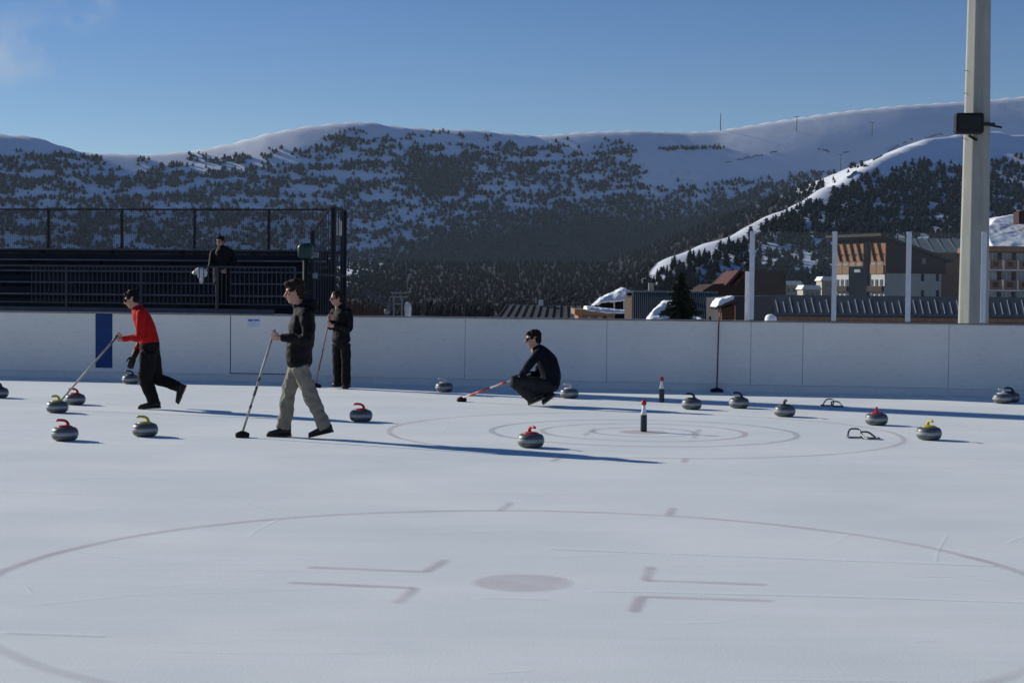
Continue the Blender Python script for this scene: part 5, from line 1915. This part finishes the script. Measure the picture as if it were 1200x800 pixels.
# 3b. snow bank with a dark hut end above the apartment block
Yb_ = 262.0
sn = empty('snowy_roof_house', (xpx(1166, Yb_), Yb_, -5))
tag(sn, 'steep snow covered roof rising behind the apartment block', 'building')
o = V((xpx(1166, Yb_), Yb_, -5))
bot = [(1166, 290), (1215, 290), (1260, 290)]
pr = [(1164, 291), (1166, 281), (1170, 267), (1181, 260), (1191, 252.5), (1200, 250), (1225, 246), (1275, 246), (1275, 291)]
def lumpy(pr, Y, dY, name, parent, o, tilt=0.8, voxel=0.08, folds=0.14, fscale=1.2, seed=0.0):
    f_ = [at(x, y, Y) for x, y in pr]
    zb = min(p.z for p in f_)
    f_ = [V((p.x, p.y + tilt * (p.z - zb), p.z)) for p in f_]
    return fuse(MB().hexa(f_, [p + V((0, dY, 0)) for p in f_]), name, M_SNOW, parent, o, voxel=voxel, smooth=3, folds=folds, fscale=fscale, seed=seed)
def outline(pr, Y, dY, name, material, parent, o, tilt=0.0):
    f_ = [at(x, y, Y) for x, y in pr]
    zb = min(p.z for p in f_)
    f_ = [V((p.x, p.y + tilt * (p.z - zb), p.z)) for p in f_]
    b_ = [p + V((0, dY, 0)) for p in f_]
    return MB().hexa(f_, b_).build(name, material, parent, origin=o)
lumpy(pr, Yb_, 9, 'snow_roof', sn, o, tilt=2.2, voxel=0.16, folds=0.12, fscale=0.5)
outline([(1160, 400), (1160, 289.5), (1280, 289.5), (1280, 400)], Yb_ + 0.5, 10, 'wall', M_BROWND, sn, o)
outline([(1194, 262), (1194, 248), (1212, 243), (1212, 262)], Yb_ + 5, 3, 'dormer', M_BROWND, sn, o)

# 4. ribbed metal roof with sliding snow, behind the spruce
Yk = 84.0
rbh = empty('ribbed_roof_building', (xpx(741, Yk), Yk, -6))
tag(rbh, 'building with a steep grey ribbed metal roof behind the spruce', 'building')
o = V((xpx(741, Yk), Yk, -6))
P0, P1 = at(741, 388, Yk), at(846, 388, Yk)
P2, P3 = at(841, 343.5, Yk + 3.2), at(741, 342, Yk + 3.2)
nrm = (P1 - P0).cross(P3 - P0).normalized()
if nrm.y > 0: nrm = -nrm
MB().hexa([P0 - nrm * 0.1, P1 - nrm * 0.1, P2 - nrm * 0.1, P3 - nrm * 0.1], [P0, P1, P2, P3]).build('roof', mat('ribbed_sheet', (0.050, 0.055, 0.050), 0.6, var=0.15), rbh, origin=o)
for k in range(42):
    t = (k + 0.5) / 42
    MB().bar(P0.lerp(P1, t) + nrm * 0.02, P3.lerp(P2, t) + nrm * 0.02, 0.035, 0.05, up=nrm).build('rib', M_RIB, rbh, origin=o)
MB().bar(P3 + V((0, 0.02, 0.02)), P2 + V((0, 0.02, 0.02)), 0.12).build('ridge_cap', M_RIB, rbh, origin=o)
MB().box(P0.x + 0.2, P1.x - 0.2, Yk + 3.3, Yk + 9, -6, P3.z - 0.3).build('wall', M_BROWND, rbh, origin=o)
MB().box(-0.14, 0.14, -0.14, 0.14, 0, 0.5, Matrix.Translation(at(763, 342.5, Yk + 3.6))).build('chimney', M_CONC, rbh, origin=o)
def snow_heap(name, label, pr, Y, depth, seed, tilt=0.6):
    c = at(*pr[0], Y)
    t = empty(name, (c.x, Y, c.z))
    tag(t, label, 'snow')
    g = MB()
    f_ = [at(x, y, Y) for x, y in pr]
    zb = min(p.z for p in f_)
    f_ = [V((p.x, p.y + tilt * (p.z - zb), p.z)) for p in f_]
    g.hexa(f_, [p + V((0, depth, 0.0)) for p in f_])
    fuse(g, 'snow', M_SNOW, t, V((c.x, Y, c.z)), voxel=0.06, smooth=6, folds=0.10, fscale=1.6, seed=seed)
snow_heap('snow_heap', 'snow slid down in ridges on the ribbed roof beside the spruce', [(757, 388), (762, 372), (772, 362), (785, 352.5), (797, 353), (806, 357), (814, 364), (820, 371), (832, 377), (838, 388)], Yk - 2.6, 0.9, 4, tilt=1.5)
# 5. tan flat building with snow on its roofs
Yt = 100.0
tb = empty('flat_roof_building', (xpx(676, Yt), Yt, -6))
tag(tb, 'tan flat roofed building under thick snow left of the ribbed roof', 'building')
o = V((xpx(676, Yt), Yt, -6))
outline([(680, 400), (677, 363.5), (720.5, 366.5), (720.5, 400)], Yt, 6, 'wall', M_TAN, tb, o)
outline([(673.5, 368.5), (673.5, 362), (721, 365), (721, 369.5)], Yt - 0.5, 6.5, 'eaves', M_TAN, tb, o)
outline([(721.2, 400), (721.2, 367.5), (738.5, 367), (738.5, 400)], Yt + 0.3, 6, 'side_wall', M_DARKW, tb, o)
lumpy([(687, 364), (688, 359), (700, 360.5), (722, 363), (738, 364.5), (736, 367), (721.5, 367.2), (705, 365.8)], Yt - 0.7, 4, 'roof_snow', tb, o, tilt=1.0, voxel=0.05, folds=0.06, fscale=2)
for k in range(6):
    outline([(683 + k * 6, 374), (683 + k * 6, 370.5), (686.5 + k * 6, 370.7), (686.5 + k * 6, 374)], Yt - 0.05, 0.04, 'window', M_WINL if k % 2 else M_WIN, tb, o)
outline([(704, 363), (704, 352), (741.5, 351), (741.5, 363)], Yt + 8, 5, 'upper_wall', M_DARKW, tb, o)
for a_ in (719, 730.5):
    outline([(a_, 363), (a_, 352), (a_ + 1.6, 352), (a_ + 1.6, 363)], Yt + 7.9, 0.06, 'post', M_PLAST, tb, o)
lumpy([(695, 358.5), (706, 350), (714, 346), (723, 343), (732, 338), (742, 341.5), (742, 348), (733, 351.5), (722, 352.5), (707, 353.5)], Yt + 6.6, 3, 'upper_snow', tb, o, tilt=1.0, voxel=0.05, folds=0.16, fscale=2.2)
outline([(732.5, 352), (732.5, 341.5), (741.8, 341.5), (741.8, 352)], Yt + 7.1, 3, 'attic', M_PLAST, tb, o)
for a_, b_ in ((733, 343), (733, 348.5)):
    outline([(735, b_ + 3.5), (735, b_), (740.5, b_), (740.5, b_ + 3.5)], Yt + 7.04, 0.04, 'window', M_DARKW, tb, o)

# 6. dark hut with snowy lean-to, and the red-roofed house behind
Yh = 78.0
hu = empty('dark_shed', (xpx(841, Yh), Yh, -5))
tag(hu, 'dark shed with a snow covered lean-to roof left of the first glass post', 'shed')
o = V((xpx(841, Yh), Yh, -5))
outline([(842, 392), (842, 349), (866, 347), (905, 347), (905, 392)], Yh + 1.5, 5, 'wall', mat('shed_wall', (0.035, 0.036, 0.042), 0.8), hu, o)
outline([(846, 392), (846, 362), (860, 357), (860.5, 392)], Yh, 1.4, 'door_front', M_BROWND, hu, o)
lumpy([(838.5, 360.5), (842, 354), (846, 350), (862, 346.5), (862, 350.5), (850, 356)], Yh - 0.6, 2.2, 'lean_to_snow', hu, o, tilt=0.8, voxel=0.04, folds=0.04, fscale=3)
outline([(838.5, 361.3), (850, 356.8), (862.5, 351.2), (862.5, 352.8), (850, 358.4), (839, 362.8)], Yh - 0.62, 2.3, 'lean_to_roof', M_BRACE, hu, o)
for px in (843.5, 860.8):
    outline([(px, 392), (px, 358), (px + 1.3, 358), (px + 1.3, 392)], Yh - 0.4, 0.12, 'post', M_BROWNW, hu, o)
Yg = 130.0
rh = empty('red_roof_house', (xpx(850, Yg), Yg, -5))
tag(rh, 'dark house with red brown sloping roof boards behind the shed', 'building')
o = V((xpx(850, Yg), Yg, -5))
outline([(824, 400), (824, 340), (836, 333), (852, 332), (866, 318), (878, 317), (918, 319), (921, 322), (921, 400)], Yg, 10, 'wall', M_CHALET, rh, o)
outline([(850, 334), (866, 316.5), (870, 316.5), (854, 334)], Yg - 1.2, 8, 'roof_board', mat('red_board', (0.075, 0.024, 0.020), 0.8), rh, o)
outline([(858, 335), (874, 318), (877.5, 318), (862, 335)], Yg - 1.25, 8, 'roof_board', MATS['red_board'], rh, o)
outline([(884, 333), (884, 317.5), (920, 319), (920.5, 334)], Yg - 0.9, 0.7, 'balcony', M_CHALET, rh, o)
outline([(884, 319.5), (884, 316.2), (922, 318), (922, 321)], Yg - 1.6, 8, 'roof_edge', M_CHALET, rh, o)
# 7. low roof left of the tan building
Yl = 118.0
lr = empty('low_barn', (xpx(586, Yl), Yl, -6))
tag(lr, 'low grey-brown roofed barn just showing above the boards', 'barn')
o = V((xpx(586, Yl), Yl, -6))
P0, P1 = at(578, 380, Yl), at(684, 381, Yl)
P2, P3 = at(680, 358.5, Yl + 5), at(594, 357, Yl + 5)
MB().hexa([p - V((0, 0, 0.15)) for p in (P0, P1, P2, P3)], [P0, P1, P2, P3]).build('roof', mat('barn_roof', (0.10, 0.095, 0.085), 0.85, var=0.2, scale=0.8), lr, origin=o)
for k in range(12):
    t = k / 11
    MB().bar(P0.lerp(P1, t) + V((0, 0, 0.03)), P3.lerp(P2, t) + V((0, 0, 0.03)), 0.05, 0.05).build('roof_batten', MATS['barn_roof'], lr, origin=o)
MB().box(P0.x + 1, P1.x - 1, Yl + 1, Yl + 9, -6, P0.z - 0.2).build('wall', M_BROWND, lr, origin=o)
chn = MB().box(-0.16, 0.16, -0.16, 0.16, 0, 0.45, Matrix.Translation(at(634, 358.5, Yl + 5))).build('chimney', M_PLAST, lr, origin=o)

# 8. far pale houses on the valley floor
for i, (a, b, t_, Y, lab) in enumerate([(919, 940, 329, 420, 'small pale house below the spur left of the second glass post'), (941, 962, 334, 400, 'low pale house between two glass posts'), (963, 986, 324, 440, 'pale snow roofed house beside the chalet')]):
    h8 = empty('village_house', (xpx(a, Y), Y, -6))
    tag(h8, lab, 'house')
    o = V((xpx(a, Y), Y, -6))
    outline([(a, 356), (a, t_ + 5), (b, t_ + 5.2), (b, 356)], Y, 8, 'wall', M_CREAM, h8, o)
    outline([(a - 1.5, t_ + 5), (a + 1.5, t_), (b - 1.5, t_ + 0.2), (b + 1.5, t_ + 5.2)], Y - 0.8, 9, 'roof', M_SNOW, h8, o)
    for k in range(3):
        x = a + (b - a) * (0.2 + 0.27 * k)
        outline([(x, t_ + 13), (x, t_ + 8), (x + 2.6, t_ + 8), (x + 2.6, t_ + 13)], Y - 0.1, 0.09, 'window', M_WIN, h8, o)

# 9. spruce by the ribbed roof
def spruce(base, h, w, label, seed):
    r_ = random.Random(seed)
    t = empty('spruce_tree', base)
    tag(t, label, 'tree')
    MB().tube([(0, 0, -0.3), (0.02, 0, h * 0.5), (0, 0, h * 0.97)], [0.13, 0.08, 0.02], 8).build('trunk', M_BARK, t, smooth=True)
    b = MB()
    lv = 22
    for i in range(lv):
        tt = i / (lv - 1)
        z = h * (0.10 + 0.88 * tt)
        Rr = w * 0.5 * (1 - tt) ** 0.85 * r_.uniform(0.72, 1.1) + 0.05
        nb_ = int(11 - 5 * tt)
        for k in range(nb_):
            a = 6.283 * (k + r_.random() * 0.7) / nb_ + i * 0.7
            L = Rr * r_.uniform(0.7, 1.15)
            d = V((math.cos(a), math.sin(a), 0)); s = V((-math.sin(a), math.cos(a), 0))
            nseg = 6
            for j in range(nseg):
                f0 = (j + 0.3) / nseg
                c = V((0, 0, z)) + d * L * f0 + V((0, 0, -0.30 * L * f0 + 0.16 * L * f0 * f0))
                wd = 0.10 + 0.20 * L * (1 - f0 * 0.6)
                for sg in (-1, 1):
                    e = c + s * sg * wd * r_.uniform(0.6, 1.1) + d * wd * 0.5 + V((0, 0, -r_.uniform(0.04, 0.16)))
                    g_ = c + d * L / nseg * 1.3 + V((0, 0, r_.uniform(-0.03, 0.03)))
                    b.add([c - d * 0.05, e, g_, c + V((0, 0, 0.05))], [(0, 1, 2), (0, 2, 3)])
    b.build('crown', mat('spruce_needles', (0.018, 0.026, 0.014), 0.8, c2=(0.05, 0.06, 0.03), scale=5, spec=0.2), t, fix=False)
Ys = 70.0
sb_ = at(797.5, 395, Ys)
spruce((sb_.x, Ys, sb_.z), zpx(799, 318, Ys) - sb_.z, 2.3, 'dark green spruce standing before the snowy ribbed roof', 21)
snow_heap('snow_lump', 'round lump of snow on the boards ledge right of the first glass post', [(897, 384), (897.5, 371), (901, 368.5), (908, 368.5), (911, 371), (911.5, 384)], 34.0, 0.3, 2, tilt=0.1)

# 10. lift gantry with a white tank, stair rail and picket fence behind the woman
Yq = 64.0
ga = empty('lift_gantry', (xpx(466, Yq), Yq, -2))
tag(ga, 'pale metal gantry frame just above the boards right of the woman', 'gantry')
o = V((xpx(466, Yq), Yq, -2))
M_PALEM = mat('pale_metal', (0.13, 0.14, 0.15), 0.6)
for px in (461.5, 471):
    MB().bar(V((xpx(px, Yq), Yq, -2)), V((xpx(px, Yq), Yq, zpx(px, 348.5, Yq))), 0.07).build('leg', M_PALEM, ga, origin=o)
for py, a, b in ((343, 458, 479), (348, 458, 476), (356, 461, 472)):
    MB().bar(V((xpx(a, Yq - 0.05), Yq - 0.05, zpx(a, py, Yq))), V((xpx(b, Yq - 0.05), Yq - 0.05, zpx(b, py, Yq))), 0.06).build('crossbar', M_PALEM, ga, origin=o)
MB().bar(at(428, 341, Yq + 0.3), at(466, 366, Yq + 0.3), 0.16).build('ramp', M_STEELD, ga, origin=o)
tk = empty('white_tank', at(478, 372, Yq))
tag(tk, 'white rounded tank beside the gantry above the boards', 'tank')
MB().lathe([(0.12, 0), (0.13, 0.12), (0.14, 0.38), (0.11, 0.52), (0.05, 0.60), (0.01, 0.61)], 20).build('shell', mat('tank_white', (0.42, 0.44, 0.45), 0.6), tk, smooth=True)
MB().tube([(0, 0, -1.5), (0, 0, 0)], [0.05, 0.05], 8).build('stem', M_STEELD, tk)
wh = empty('winch_housing', at(455, 374, Yq - 0.3))
tag(wh, 'small dark winch with pale cap left of the gantry', 'winch')
MB().box(-0.14, 0.10, -0.1, 0.1, -1.2, 0.18).build('housing', M_STEELD, wh, bevel=0.03)
MB().ell(V((-0.05, -0.05, 0.30)), (V((0.12, 0, 0)), V((0, 0.09, 0)), V((0, 0, 0.12)))).build('drum', M_PALEM, wh, smooth=True)
MB().tube([V((0.02, 0.05, 0.15)), V((0.05, 0.02, 0.75))], 0.05, 8).build('arm', M_STEELD, wh)
pk = empty('picket_fence', WP(0, 20, -2), WALL_A)
tag(pk, 'low dark picket fence right of the stand end', 'fence')
a, b = wl_at(406, 20), wl_at(452, 20)
zt_ = zat(425, 349.5, 20) + 2
for k in range(20):
    x = a + (b - a) * k / 19
    MB().box(x - 0.02, x + 0.02, 0, 0.03, 0, zt_ - 0.12 * (k % 2) - 0.02 * k).build('picket', M_BROWND, pk)
MB().box(a, b, 0.031, 0.06, zt_ - 0.6, zt_ - 0.5).build('fence_rail', M_BROWND, pk)
bpy.data.scenes.remove(FUSE)
